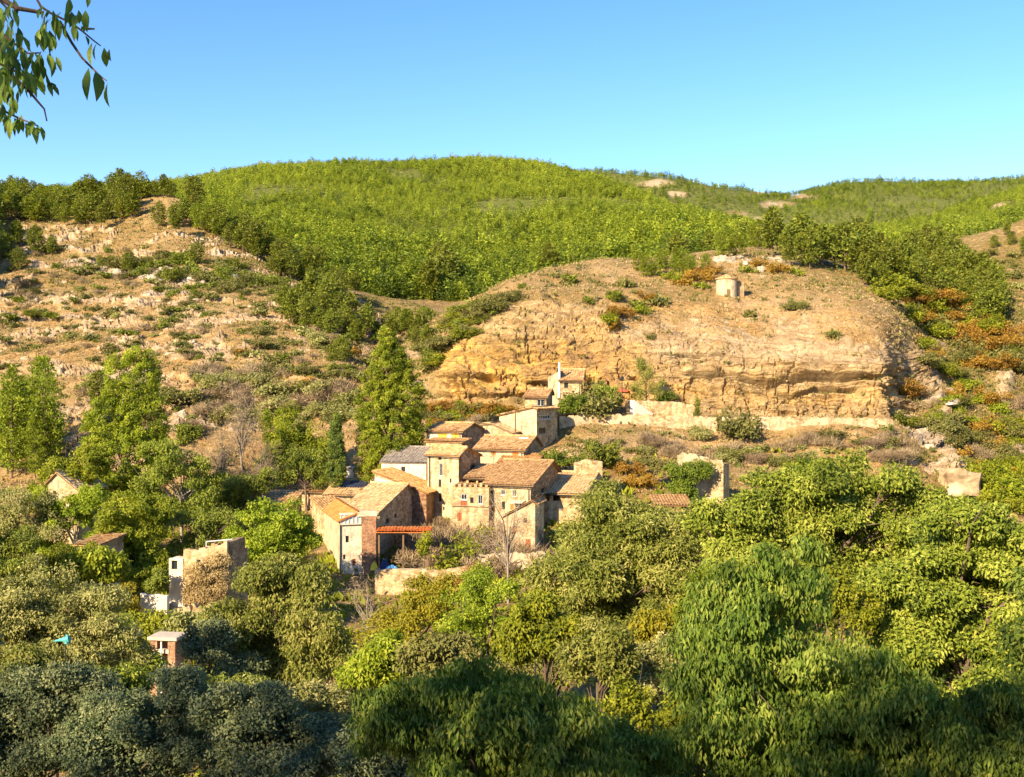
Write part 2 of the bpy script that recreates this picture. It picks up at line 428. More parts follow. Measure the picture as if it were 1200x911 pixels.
def ground_mat():
    m = NT('hillside_ground')
    v = m.coords()
    at_ = m.t.nodes.new('ShaderNodeAttribute'); at_.attribute_name = 'mask'
    sp = m.n('SeparateColor', Color=at_.outputs['Color'])
    rock, ochre, veg, grey = sp.outputs[0], sp.outputs[1], sp.outputs[2], at_.outputs['Alpha']
    nA = m.noise(v, 0.35, 6, 0.62); nB = m.noise(v, 1.7, 5, 0.6); nC = m.noise(v, 0.06, 4)
    soil = m.ramp(nA, [(0.3, (0.275, 0.155, 0.06)), (0.5, (0.40, 0.245, 0.095)), (0.68, (0.51, 0.355, 0.175))])
    soil = m.mix(m.ramp(nB, [(0.42, 0.0), (0.62, 0.8)]), soil, (0.215, 0.135, 0.05))
    soil = m.mix(m.ramp(m.noise(v, 0.17, 6, 0.7), [(0.52, 0.0), (0.62, 0.6)]), soil, (0.20, 0.145, 0.055))
    soil = m.mix(m.ramp(nC, [(0.45, 0.0), (0.65, 0.4)]), soil, (0.52, 0.36, 0.20))
    vg = m.ramp(nB, [(0.3, (0.075, 0.07, 0.02)), (0.55, (0.17, 0.13, 0.035)), (0.75, (0.32, 0.21, 0.075))])
    vk = m.math('MULTIPLY', veg, m.ramp(m.noise(v, 0.8, 5, 0.65), [(0.36, 0.0), (0.56, 1.0)]))
    soil = m.mix(vk, soil, vg)
    vs = m.coords((0.25, 0.25, 1.4))
    sA = m.noise(vs, 0.9, 6, 0.6)
    rk = m.ramp(sA, [(0.28, (0.32, 0.19, 0.075)), (0.48, (0.46, 0.305, 0.135)), (0.62, (0.545, 0.39, 0.20)), (0.8, (0.38, 0.235, 0.095))])
    rg = m.ramp(nA, [(0.3, (0.27, 0.20, 0.14)), (0.55, (0.50, 0.41, 0.31)), (0.75, (0.62, 0.545, 0.44))])
    rk = m.mix(grey, rk, rg)
    oc = m.ramp(m.noise(m.coords((0.5, 0.5, 0.4)), 0.28, 5, 0.6), [(0.30, (0.30, 0.17, 0.07)), (0.47, (0.48, 0.285, 0.10)), (0.6, (0.68, 0.41, 0.10)), (0.75, (0.38, 0.235, 0.11))])
    rk = m.mix(ochre, rk, oc)
    # lichen stain and moss cushions on the rock
    rk = m.mix(m.ramp(m.noise(v, 0.5, 6, 0.68), [(0.46, 0.0), (0.62, 0.75)]), rk, (0.245, 0.155, 0.075))
    rk = m.mix(m.ramp(m.noise(v, 1.1, 4, 0.6), [(0.60, 0.0), (0.70, 0.55)]), rk, (0.15, 0.105, 0.035))
    rk = m.mix(1.0, rk, m.ramp(m.noise(m.coords((0.6, 0.6, 1.0)), 0.22, 6, 0.68), [(0.34, 0.74), (0.56, 1.0)]), 'MULTIPLY')
    k = m.ramp(m.math('ADD', rock, m.math('MULTIPLY', m.math('SUBTRACT', nA, 0.5), 1.2)), [(0.35, 0.0), (0.55, 1.0)])
    col = m.mix(k, soil, rk)
    h = m.math('ADD', m.math('MULTIPLY', nB, 0.6), m.math('MULTIPLY', m.noise(v, 5.0, 4, 0.6), 0.5))
    h = m.math('ADD', h, m.math('MULTIPLY', m.math('MULTIPLY', sA, rock), 1.2))
    m.bsdf(col, 0.95, m.bump(h, 1.0, 0.7), 0.08)
    return m.mat
M_ground = ground_mat()
obj('terrain', LA.mesh('terrain', M_ground, colA), kind='structure')

# the wooded hill behind
B_cols = {
 -500: [(430,330),(520,290),(640,255),(760,240),(860,250),(1000,300)],
    0: [(430,330),(520,290),(640,255),(760,232),(860,240),(1000,300)],
  150: [(430,330),(510,280),(620,240),(740,222),(840,228),(1000,290)],
  250: [(420,345),(500,285),(600,240),(720,208),(820,212),(1000,280)],
  330: [(410,360),(490,300),(600,240),(740,199),(850,204),(1000,280)],
  420: [(410,365),(480,315),(600,250),(760,195),(880,200),(1000,270)],
  500: [(415,365),(480,325),(600,255),(780,193),(900,197),(1000,260)],
  580: [(415,365),(480,325),(600,255),(800,187),(900,190),(1000,240)],
  640: [(415,360),(480,322),(590,258),(780,192),(900,200),(1000,240)],
  720: [(410,345),(470,315),(560,268),(700,219),(820,232),(1000,260)],
  800: [(400,330),(460,305),(530,280),(620,249),(740,258),(1000,280)],
  880: [(400,315),(450,300),(500,288),(560,272),(660,278),(1000,300)],
  960: [(400,315),(440,305),(480,297),(520,290),(600,300),(1000,310)],
 1100: [(400,320),(440,312),(480,305),(520,300),(600,312),(1000,320)],
 1600: [(400,320),(440,312),(480,305),(520,300),(600,312),(1000,320)],
}
LB = Loft(B_cols, [14, 16, 20, 10, 6], -80, 1280, 6.0, smooth_u=3.0, smooth_v=1.5)
LB.P = LB.P + LB.N * (2.2 * fbm(LB.P, 0.012, 3, 5) + 0.8 * fbm(LB.P, 0.06, 3, 6))[..., None]; LB.finish()
E_cols = {
  820: [(460,320),(520,310),(600,305),(680,300),(760,305)],
  930: [(460,305),(520,296),(600,290),(700,284),(800,292)],
 1000: [(460,300),(520,290),(600,281),(700,270),(820,280)],
 1100: [(440,300),(520,285),(600,270),(700,252),(840,262)],
 1200: [(420,290),(520,268),(620,245),(720,222),(860,230)],
 1400: [(420,270),(520,240),(620,205),(720,180),(860,190)],
 1800: [(420,270),(520,240),(620,205),(720,180),(860,190)],
}
LE = Loft(E_cols, [12, 12, 14, 6], 830, 1280, 6.0, smooth_u=3.0, smooth_v=1.5)
LE.P = LE.P + LE.N * (2.5 * fbm(LE.P, 0.012, 3, 15))[..., None]; LE.finish()
C_cols = {
  -600: [(900,300),(1000,270),(1100,250),(1200,260),(1400,300)],
  500: [(900,300),(1000,230),(1080,205),(1200,210),(1400,260)],
  620: [(900,280),(960,235),(1020,202),(1150,205),(1400,260)],
  700: [(880,280),(940,235),(1010,201),(1150,205),(1400,260)],
  780: [(860,285),(930,245),(1010,208),(1150,214),(1400,260)],
  860: [(850,288),(930,252),(1030,222),(1200,226),(1400,260)],
  920: [(850,290),(950,258),(1100,230),(1250,232),(1400,260)],
  960: [(850,290),(980,250),(1150,219),(1250,222),(1400,260)],
 1000: [(850,290),(980,245),(1160,211),(1250,214),(1400,260)],
 1100: [(850,290),(980,245),(1180,214),(1270,212),(1400,250)],
 1200: [(850,280),(980,240),(1180,210),(1270,209),(1400,250)],
 1500: [(850,270),(980,230),(1180,190),(1270,190),(1400,240)],
 1900: [(850,270),(980,230),(1180,200),(1270,200),(1400,240)],
}
LC = Loft(C_cols, [14, 16, 8, 6], -80, 1280, 7.0, smooth_u=3.0, smooth_v=1.5)
LC.P = LC.P + LC.N * (3.0 * fbm(LC.P, 0.01, 3, 25))[..., None]; LC.finish()

def forest_floor_mat():
    m = NT('forest_floor'); v = m.coords()
    n = m.noise(v, 0.05, 5, 0.6); n2 = m.noise(v, 0.4, 5, 0.6)
    c = m.ramp(n2, [(0.3, (0.055, 0.07, 0.018)), (0.55, (0.12, 0.13, 0.03)), (0.75, (0.24, 0.19, 0.08))])
    bare = m.attr('mask')
    k = m.math('MULTIPLY', bare, m.ramp(n2, [(0.3, 0.5), (0.5, 1.0)]))
    c = m.mix(k, c, m.ramp(n, [(0.35, (0.30, 0.18, 0.085)), (0.6, (0.42, 0.32, 0.20))]))
    m.bsdf(c, 0.95, m.bump(n2, 0.8, 1.0), 0.05)
    return m.mat
M_floor = forest_floor_mat()
def bare_mask(L, patches):
    o = np.zeros(L.P.shape[:2])
    for (px, py, rx, ry) in patches:
        o = np.maximum(o, 1 - sstep(0.6, 1.1, np.sqrt(((L.U - px) / rx) ** 2 + ((L.PY - py) / ry) ** 2) + 0.5 * noise(L.P, 0.035, 8) + 0.3 * noise(L.P, 0.09, 9)))
    return o
bareB = [(470, 360, 30, 9), (505, 368, 16, 8), (380, 305, 14, 4)]
bareC = [(765, 215, 26, 5), (795, 228, 18, 4), (905, 240, 22, 4), (905, 226, 30, 3), (860, 253, 22, 6), (885, 258, 14, 5), (1110, 211, 40, 4), (820, 250, 10, 3), (940, 232, 20, 3)]
bareE = [(1068, 254, 17, 4), (1180, 240, 14, 3)]
for L, nm, bp in ((LB, 'wooded_hill', bareB), (LE, 'eastern_hill', bareE), (LC, 'far_hills', bareC)):
    b = bare_mask(L, bp); L.bare = b
    obj(nm, L.mesh(nm, M_floor, np.stack([b, b, b, b], -1), True), kind='structure')

# the bank the photographer stands on, rising behind
def bank_z(x, y):
    z = np.where(y > 0, -2.2 - 0.53 * y, -2.2 - 0.34 * y)
    z = np.where(y < -60, z - 0.3 * (y + 60) * -1 * 0.6, z)
    return z + 0.5 * fbm(np.stack([x, y, 0 * x], -1), 0.09, 3, 71) - 0.6 * np.exp(-(x * x + y * y) / 30)
gx, gy = np.meshgrid(np.linspace(-130, 110, 100), np.linspace(-110, 56, 84), indexing='ij')
GP = np.stack([gx, gy, bank_z(gx, gy)], -1)
I = np.arange(gx.size).reshape(gx.shape)
Fq = np.stack([I[:-1, :-1], I[1:, :-1], I[1:, 1:], I[:-1, 1:]], -1).reshape(-1, 4)
veg = np.full(gx.size, 0.8)
obj('near_bank', mesh_np('near_bank', GP.reshape(-1, 3), Fq, M_ground, col=np.stack([veg * 0, veg * 0, veg, veg * 0], -1)), kind='structure')
# ------------------------------------------------------------------ village
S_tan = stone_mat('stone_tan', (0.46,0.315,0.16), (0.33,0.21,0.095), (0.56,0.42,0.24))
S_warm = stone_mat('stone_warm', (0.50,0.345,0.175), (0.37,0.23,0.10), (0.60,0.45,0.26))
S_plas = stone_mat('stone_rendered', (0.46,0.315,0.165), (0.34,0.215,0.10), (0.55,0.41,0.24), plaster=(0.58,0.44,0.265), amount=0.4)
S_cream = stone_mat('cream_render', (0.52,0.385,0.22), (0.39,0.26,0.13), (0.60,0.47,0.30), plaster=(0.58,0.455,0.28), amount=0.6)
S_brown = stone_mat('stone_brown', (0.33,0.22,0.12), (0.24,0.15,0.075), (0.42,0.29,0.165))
S_rust = stone_mat('stone_rust', (0.30,0.155,0.08), (0.20,0.085,0.045), (0.36,0.22,0.12))
S_brick = stone_mat('brick_pier', (0.42,0.22,0.12), (0.33,0.16,0.085), (0.48,0.29,0.17), scale=4.0)
M_white = flat_mat('white_render', (0.63,0.58,0.49), (0.52,0.45,0.35), 0.9, 0.8)
M_white2 = flat_mat('lime_wash', (0.66,0.57,0.43), (0.52,0.42,0.28), 0.9, 0.9)
T_old = tile_mat('old_tiles', (0.47,0.265,0.11), (0.33,0.165,0.06), (0.57,0.38,0.18))
T_dark = tile_mat('weathered_tiles', (0.37,0.205,0.085), (0.26,0.135,0.05), (0.47,0.30,0.135))
T_pale = tile_mat('pale_tiles', (0.53,0.34,0.155), (0.42,0.24,0.095), (0.60,0.44,0.23))
T_new = tile_mat('orange_tiles', (0.58,0.20,0.05), (0.48,0.145,0.035), (0.62,0.25,0.075))
T_ora = tile_mat('ochre_tiles', (0.50,0.25,0.075), (0.38,0.17,0.05), (0.56,0.33,0.13))
T_slate = tile_mat('grey_slates', (0.25,0.205,0.165), (0.19,0.155,0.125), (0.33,0.28,0.225))
S_peel = stone_mat('peeling_whitewash', (0.50,0.385,0.25), (0.40,0.28,0.16), (0.60,0.49,0.34), plaster=(0.78,0.65,0.45), amount=0.8)
M_pale = flat_mat('pale_glazing', (0.55,0.60,0.60), (0.42,0.48,0.50), 0.25, 1.0, 0.5)
M_frame = flat_mat('window_frame_wood', (0.16,0.09,0.045), rough=0.7)
M_wframe = flat_mat('window_frame_white', (0.70,0.67,0.60), rough=0.6)
M_wood = flat_mat('old_timber', (0.20,0.12,0.065), (0.13,0.075,0.04), 0.85, 6)
M_shut = flat_mat('orange_shutter', (0.50,0.17,0.04), (0.42,0.13,0.03), 0.7, 8)
M_rdoor = flat_mat('red_brown_door', (0.28,0.085,0.035), rough=0.7)
M_yel = flat_mat('ochre_board', (0.72,0.42,0.06), rough=0.8)
M_metal = flat_mat('dark_metal', (0.05,0.05,0.05), rough=0.5, metal=0.6)
M_slab = flat_mat('concrete', (0.50,0.43,0.33), (0.42,0.35,0.26), 0.95, 2)
def glass_mat():
    m = NT('window_glass'); m.bsdf((0.02, 0.025, 0.03), 0.12, spec=0.5); return m.mat
M_glass = glass_mat()
def panel_mat():
    m = NT('solar_cells'); v = m.coords((1, 1, 1))
    br = m.n('TexBrick'); m.t.links.new(v, br.inputs['Vector'])
    br.offset = 0.0
    for k, val in (('Color1', (0.012, 0.016, 0.035, 1)), ('Color2', (0.018, 0.022, 0.045, 1)), ('Mortar', (0.10, 0.10, 0.11, 1)), ('Scale', 1.0), ('Mortar Size', 0.02), ('Brick Width', 0.5), ('Row Height', 0.5)):
        br.inputs[k].default_value = val
    m.bsdf(br.outputs[0], 0.45, spec=0.3); return m.mat
M_panel = panel_mat()

def wall_rect(mb, O, U, w, z0, z1, N, holes, m, depth=0.22):
    """a wall panel from O along U, outward normal N, with openings (u0,u1,z0,z1) cut through"""
    O, U, N = map(np.asarray, (O, U, N))
    us = sorted({0.0, w, *[h[0] for h in holes], *[h[1] for h in holes]})
    zs = sorted({z0, z1, *[h[2] for h in holes], *[h[3] for h in holes]})
    P = lambda u, z, d=0.0: O + U * u + np.array((0, 0, z)) - N * d
    for a, b in zip(us[:-1], us[1:]):
        for c, e in zip(zs[:-1], zs[1:]):
            mu, mz = (a + b) / 2, (c + e) / 2
            if any(h[0] < mu < h[1] and h[2] < mz < h[3] for h in holes): continue
            mb.poly((P(a, c), P(b, c), P(b, e), P(a, e)), 0.5, m)
    for (a, b, c, e) in holes:
        for q in ((P(a,c),P(b,c),P(b,c,depth),P(a,c,depth)), (P(a,e,depth),P(b,e,depth),P(b,e),P(a,e)),
                  (P(a,c),P(a,c,depth),P(a,e,depth),P(a,e)), (P(b,c,depth),P(b,c),P(b,e),P(b,e,depth))):
            mb.poly(q, 0.5, m)

def tile_plane(mb, E0, E1, R1, R0, pitch=0.38, amp=0.085, m=0, seed=0, thick=0.13, course=0.42):
    """barrel tiles on the quad eave-left, eave-right, ridge-right, ridge-left, on a boarded slab"""
    E0, E1, R1, R0 = map(lambda p: np.asarray(p, float), (E0, E1, R1, R0))
    r = np.random.default_rng(seed + 11)
    N = np.cross(E1 - E0, R0 - E0); N /= np.linalg.norm(N)
    if N[2] < 0: N = -N
    w = max(np.linalg.norm(E1 - E0), np.linalg.norm(R1 - R0)); l = max(np.linalg.norm(R0 - E0), np.linalg.norm(R1 - E1))
    nt = max(3, int(w / pitch)); nr = max(2, int(l / course))
    prof = (0.0, 0.75, 1.0, 0.75)
    n = nt * 4 + 1
    sag = r.uniform(0.02, 0.07)
    G = np.zeros((n, nr * 2, 3)); T = np.zeros((n, nr * 2))
    jit = r.normal(0, 0.018, (nt + 1, nr))
    tt = r.random((nt + 1, nr))
    for j in range(nr):
        for q, (fv, lift) in enumerate(((j / nr - (0.02 if j else 0), 0.045), ((j + 1) / nr, 0.0))):
            for i in range(n):
                fu = i / (n - 1)
                p = (E0 * (1 - fu) + E1 * fu) * (1 - fv) + (R0 * (1 - fu) + R1 * fu) * fv
                s = -sag * math.sin(math.pi * fu) * math.sin(math.pi * min(1, max(0, fv))) * 2
                G[i, j * 2 + q] = p + N * (amp * prof[i % 4] + lift + jit[i // 4, j] + s)
                T[i, j * 2 + q] = tt[i // 4, j]
    mb.grid(G, T, m)
    a = [E0, E1, R1, R0]
    mb.hexa([p - N * thick for p in a] + [p - N * 0.085 for p in a], 0.2, m)

def add_window(house, base, U, N, rect, style, depth=0.17):
    """one window: frame mesh with its pane as a child"""
    a, b, c, e = rect; U, N = np.asarray(U), np.asarray(N)
    P = lambda u, z, d: np.asarray(base) + U * u + np.array((0, 0, z)) - N * d
    def slab(mb, u0, u1, z0, z1, d0, d1):
        mb.hexa([P(u0,z0,d0),P(u1,z0,d0),P(u1,z0,d1),P(u0,z0,d1),P(u0,z1,d0),P(u1,z1,d0),P(u1,z1,d1),P(u0,z1,d1)])
    mb = MB(); t = min(0.09, (b - a) * 0.12)
    if style in ('shutter', 'door', 'board'):
        mat = {'shutter': M_shut, 'door': M_rdoor, 'board': M_yel}[style]
        mid = (a + b) / 2
        slab(mb, a + 0.003, mid - 0.015, c + 0.003, e - 0.003, depth - 0.12, depth - 0.06)
        slab(mb, mid + 0.015, b - 0.003, c + 0.003, e - 0.003, depth - 0.12, depth - 0.06)
        slab(mb, a + 0.003, b - 0.003, c + 0.003, e - 0.003, depth - 0.05, depth)
        mb.build({'shutter': 'shutter', 'door': 'door', 'board': 'window_board'}[style], mat, house)
        return
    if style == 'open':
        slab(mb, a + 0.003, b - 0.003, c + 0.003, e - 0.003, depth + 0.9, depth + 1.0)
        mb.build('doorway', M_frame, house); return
    slab(mb, a + .003, a + t, c + .003, e - .003, depth - 0.07, depth); slab(mb, b - t, b - .003, c + .003, e - .003, depth - 0.07, depth)
    slab(mb, a + t, b - t, c + .003, c + t, depth - 0.07, depth); slab(mb, a + t, b - t, e - t, e - .003, depth - 0.07, depth)
    nm = max(1, int(round((b - a) / 0.75)))
    for k in range(1, nm + (1 if style != 'plain' and nm == 1 else 0)):
        u = a + (b - a) * k / (nm if nm > 1 else 2)
        slab(mb, u - 0.03, u + 0.03, c + t, e - t, depth - 0.06, depth)
    if nm == 1 and style != 'plain':
        u = (a + b) / 2; slab(mb, u - 0.03, u + 0.03, c + t, e - t, depth - 0.06, depth)
    f = mb.build('window', M_wframe if style == 'white' else M_frame, house)
    g = MB(); slab(g, a + t * 0.5, b - t * 0.5, c + t * 0.5, e - t * 0.5, depth - 0.02, depth + 0.02)
    g.build('pane', M_glass, f)
    if style in ('white', 'dark'):      # a stone sill standing proud
        s = MB(); slab(s, a - 0.08, b + 0.08, c - 0.09, c - 0.004, -0.08, depth - 0.08); s.build('sill', M_slab, f)

def dist(px, P0, d): t = tx(px); return (t * P0[1] - P0[0]) / (d[0] - t * d[1])

def house(name, label, a, b, c, Y, yaw, eave, base, roof, wall, tile, near='R', depth=None, wins=(), mats=None,
          extra=3.0, over=0.35, cat='house', holes_open=False, pitch=0.38, seed=0, chim=()):
    """a, b, c: bearings of the left, near and right corner; near corner at distance Y"""
    th = R(yaw); P0 = np.array((tx(b) * Y, Y))
    if near == 'R':
        dx = np.array((math.cos(th), -math.sin(th))); dy = np.array((math.sin(th), math.cos(th)))
        w = dist(a, P0, -dx); d = depth or dist(c, P0, dy); O = P0 - dx * w; rz = -th
    else:
        dx = np.array((math.cos(th), math.sin(th))); dy = np.array((-math.sin(th), math.cos(th)))
        w = dist(c, P0, dx); d = depth or dist(a, P0, dy); O = P0; rz = th
    zb = zpx(base, Y); H = zpx(eave, Y) - zb
    root = empty(name, (O[0], O[1], zb), rz, label=label, cat=cat)
    mats = list(mats) if mats else [wall] * 4
    kind, rise, fr, Hfar = roof          # Hfar: height of the far eave relative to H
    def lpx(side, px):                   # along-wall distance at a bearing
        if side == 'F': return dist(px, O, dx)
        if side == 'R': return dist(px, O + dx * w, dy)
        return dist(px, O, dy)
    def walls(side):
        if side == 'F': return np.array((0., 0, 0)), np.array((1., 0, 0)), np.array((0., -1, 0)), w
        if side == 'R': return np.array((w, 0., 0)), np.array((0., 1, 0)), np.array((1., 0, 0)), d
        return np.array((0., 0, 0)), np.array((0., 1, 0)), np.array((-1., 0, 0)), d
    byside = {'F': [], 'R': [], 'L': []}
    for (side, x0, x1, y0, y1, st) in wins:
        u0, u1 = sorted((lpx(side, x0), lpx(side, x1)))
        o, uu, nn, L = walls(side)
        um = (u0 + u1) / 2
        pw = O + dx * (o[0] + uu[0] * um) + dy * (o[1] + uu[1] * um)
        z1, z0 = zpx(y0, pw[1]) - zb, zpx(y1, pw[1]) - zb
        u0 = max(0.1, u0); u1 = min(L - 0.1, u1)
        if u1 - u0 < 0.15: continue
        byside[side].append((u0, u1, z0, z1, st))
    mb = MB()
    if kind == 'x': top = {'F': H, 'B': H + Hfar, 'L': min(H, H + Hfar), 'R': min(H, H + Hfar)}
    else: top = {'L': H, 'R': H + Hfar, 'F': min(H, H + Hfar), 'B': min(H, H + Hfar)}
    def hl(side): return [(h[0], h[1], h[2], min(h[3], top[side] - 0.05)) for h in byside[side] if h[2] < top[side] - 0.2]
    wall_rect(mb, (0, 0, 0), (1, 0, 0), w, -extra, top['F'], (0, -1, 0), hl('F'), 0)
    wall_rect(mb, (w, 0, 0), (0, 1, 0), d, -extra, top['R'], (1, 0, 0), hl('R'), 1)
    wall_rect(mb, (w, d, 0), (-1, 0, 0), w, -extra, top['B'], (0, 1, 0), [], 3)
    wall_rect(mb, (0, 0, 0), (0, 1, 0), d, -extra, top['L'], (-1, 0, 0), hl('L'), 2)
    if kind == 'x':
        for X, m in ((0, 2), (w, 1)):
            t0 = top['L']
            pts = [(X, 0, t0)] + ([(X, 0, H)] if H > t0 + .01 else []) + [(X, fr * d, H + rise)] + ([(X, d, H + Hfar)] if H + Hfar > t0 + .01 and fr < .999 else []) + [(X, d, t0)]
            mb.poly(pts, 0.5, m)
        if fr >= 0.999: mb.poly([(0, d, top['B']), (w, d, top['B']), (w, d, H + rise), (0, d, H + rise)], .5, 3)
    else:
        for Yl, m in ((0, 0), (d, 3)):
            t0 = top['F']
            pts = [(0, Yl, t0)] + ([(0, Yl, H)] if H > t0 + .01 else []) + [(fr * w, Yl, H + rise)] + ([(w, Yl, H + Hfar)] if H + Hfar > t0 + .01 and fr < .999 else []) + [(w, Yl, t0)]
            mb.poly(pts, 0.5, m)
        if fr >= 0.999: mb.poly([(w, 0, top['R']), (w, d, top['R']), (w, d, H + rise), (w, 0, H + rise)], .5, 1)
        if fr <= 0.001: mb.poly([(0, 0, H), (0, d, H), (0, d, H + rise), (0, 0, H + rise)], .5, 2)
    mb.build('wall', mats, root)
    rb = MB(); o = over; lift = 0.15
    if kind == 'x':
        if fr > 0.001:
            s = rise / (fr * d)
            rb_e = (H - o * s + lift)
            top_y = fr * d + (o * 0.6 if fr >= 0.999 else 0); top_z = H + rise + lift + (s * o * 0.6 if fr >= 0.999 else 0)
            tile_plane(rb, (-o, -o, rb_e), (w + o, -o, rb_e), (w + o, top_y, top_z), (-o, top_y, top_z), pitch, seed=seed)
        if fr < 0.999:
            s = (rise - Hfar) / ((1 - fr) * d)
            e = H + Hfar - o * s + lift
            tile_plane(rb, (w + o, d + o, e), (-o, d + o, e), (-o, fr * d, H + rise + lift - 0.004), (w + o, fr * d, H + rise + lift - 0.004), pitch, seed=seed + 5)
    else:
        if fr > 0.001:
            s = rise / (fr * w); tw = fr * w + (o * 0.6 if fr >= 0.999 else 0); tz = H + rise + lift + (s * o * 0.6 if fr >= 0.999 else 0)
            tile_plane(rb, (-o, d + o, H - o * s + lift), (-o, -o, H - o * s + lift), (tw, -o, tz), (tw, d + o, tz), pitch, seed=seed, m=0)
        if fr < 0.999:
            s = (rise - Hfar) / ((1 - fr) * w); st = fr * w - (o * 0.6 if fr <= 0.001 else 0); tz = H + rise + lift - 0.004 + (s * o * 0.6 if fr <= 0.001 else 0)
            e = H + Hfar - o * s + lift
            tile_plane(rb, (w + o, -o, e), (w + o, d + o, e), (st, d + o, tz), (st, -o, tz), pitch, seed=seed + 5, m=1 if isinstance(tile, tuple) else 0)
    if 0.05 < fr < 0.95:      # ridge caps
        if kind == 'x': q0, q1 = (-o, fr * d, H + rise + lift + .05), (w + o, fr * d, H + rise + lift + .05)
        else: q0, q1 = (fr * w, -o, H + rise + lift + .05), (fr * w, d + o, H + rise + lift + .05)
        q0, q1 = np.array(q0), np.array(q1); nn_ = max(3, int(np.linalg.norm(q1 - q0) / .45)); r_ = np.random.default_rng(seed)
        for k in range(nn_):
            a_, b_ = q0 + (q1 - q0) * k / nn_, q0 + (q1 - q0) * (k + .93) / nn_
            rb.tube([a_ + (0, 0, .03), b_], [.15, .12], 6, t=r_.random())
    rf = rb.build('roof', tile, root)
    if kind == 'x' and over > .3 and w > 3:      # gutter along the front eave, with its downpipe
        gz = H - over * (rise / max(fr * d, .1)) + .02
        gm = MB(); gm.tube([(-over * .8, -over - .08, gz), (w + over * .8, -over - .08, gz - .05)], [.075, .075], 6)
        if not name.startswith('tower'): gm.tube([(w - .25, -over - .08, gz), (w - .25, -.1, gz - .6), (w - .25, -.1, -2)], [.05, .05, .05], 5)
        gm.build('gutter', M_metal, rf)
    if seed % 3 == 1:      # aerial
        am = MB(); ax, ay, az = w * .7, d * min(fr, .6), H + rise
        am.tube([(ax, ay, az - .3), (ax, ay, az + 1.9)], [.03, .03], 4)
        for k in range(4): am.tube([(ax - .5, ay, az + 1.2 + .2 * k), (ax + .5, ay, az + 1.2 + .2 * k)], [.018, .018], 4)
        am.build('aerial', M_metal, rf)
    for side in 'FRL':
        o_, uu, nn, L = walls(side)
        for (u0, u1, z0, z1, st) in byside[side]:
            if z0 < top[side] - 0.2: add_window(root, o_, uu, nn, (u0, u1, z0, min(z1, top[side] - 0.05)), st)
    for (px, py_top, fy, wd, ht, mat) in chim:      # chimney on the roof: bearing, top row, depth share, width, height
        pw = O + dx * 0 + dy * (fy * d)
        u = dist(px, pw, dx); q = pw + dx * u
        zt = zpx(py_top, q[1]) - zb
        c_ = MB(); h2 = wd / 2; y0 = fy * d
        c_.box((u - h2, y0 - h2, zt - ht), (u + h2, y0 + h2, zt - 0.35))
        for sx in (-1, 1):
            for sy in (-1, 1): c_.box((u + sx * h2 * .75 - .07, y0 + sy * h2 * .75 - .07, zt - 0.348), (u + sx * h2 * .75 + .07, y0 + sy * h2 * .75 + .07, zt - 0.152))
        c_.box((u - h2 - .1, y0 - h2 - .1, zt - 0.15), (u + h2 + .1, y0 + h2 + .1, zt - 0.04))
        ap = (u, y0, zt + 0.12)
        b4 = [(u - h2, y0 - h2, zt - .036), (u + h2, y0 - h2, zt - .036), (u + h2, y0 + h2, zt - .036), (u - h2, y0 + h2, zt - .036)]
        for k in range(4): c_.poly((b4[k], b4[(k + 1) % 4], ap))
        c_.build('chimney', mat, rf)
    return dict(root=root, roof=rf, w=w, d=d, H=H, O=O, dx=dx, dy=dy, zb=zb, rz=rz, lpx=lpx)

# -- lower front house with the glazed gallery
h1 = house('corner_house', 'cream rendered corner house with glazed white gallery and bright orange tiles on its left half', 370, 398, 441, 132, 18, 611, 674,
      ('y', 0.85, 0.5, 0.2), S_cream, (T_new, T_pale), near='L', seed=1, mats=[S_peel, S_brick, S_cream, S_tan],
      wins=[('L', 376, 380, 625, 635, 'shutter'), ('L', 386, 390, 645, 652, 'plain'), ('L', 373, 377, 650, 662, 'dark'), ('F', 405, 409, 628, 636, 'plain'), ('F', 413, 417, 655, 663, 'door'), ('F', 402, 405, 650, 656, 'plain')])
def local(h, px, y): return dist(px, h['O'] + h['dy'] * y, h['dx'])
# gallery and pier
mb = MB(); r1 = h1['root']; x0, x1, x2 = local(h1, 399, -0.2), local(h1, 423.5, -0.2), local(h1, 440.5, -0.2)
zt = zpx(601, 133) - h1['zb']; zg = zpx(613, 133) - h1['zb']
mb.box((x0, -0.25, zg - 0.12), (x1, 0.02, zg)); mb.box((x0, -0.25, zt - .16), (x1 + .05, 0.7, zt))
for k in range(6):
    u = x0 + (x1 - x0 - .1) * k / 5; mb.box((u, -0.22, zg + .001), (u + .1, -0.02, zt - .161))
gal = mb.build('gallery', M_white2, r1)
g = MB(); g.box((x0 + .02, -0.14, zg + .01), (x1 - .02, -0.10, zt - .17)); g.build('pane', M_pale, gal)
mb = MB(); mb.box((x1 + 0.06, -0.3, -3), (x2, 0.28, zpx(605, 133) - h1['zb'])); mb.build('pier', S_brick, r1)
mb = MB(); mb.box((x1 - .5, -0.34, zpx(605, 133) - h1['zb'] + .004), (x2 + .1, 0.6, zpx(599.5, 133) - h1['zb'])); mb.build('parapet', M_white2, r1)
mb = MB(); mb.tube([(0.05, -0.12, -2), (0.05, -0.12, h1['H'])], [.06, .06]); mb.build('downpipe', M_metal, r1)

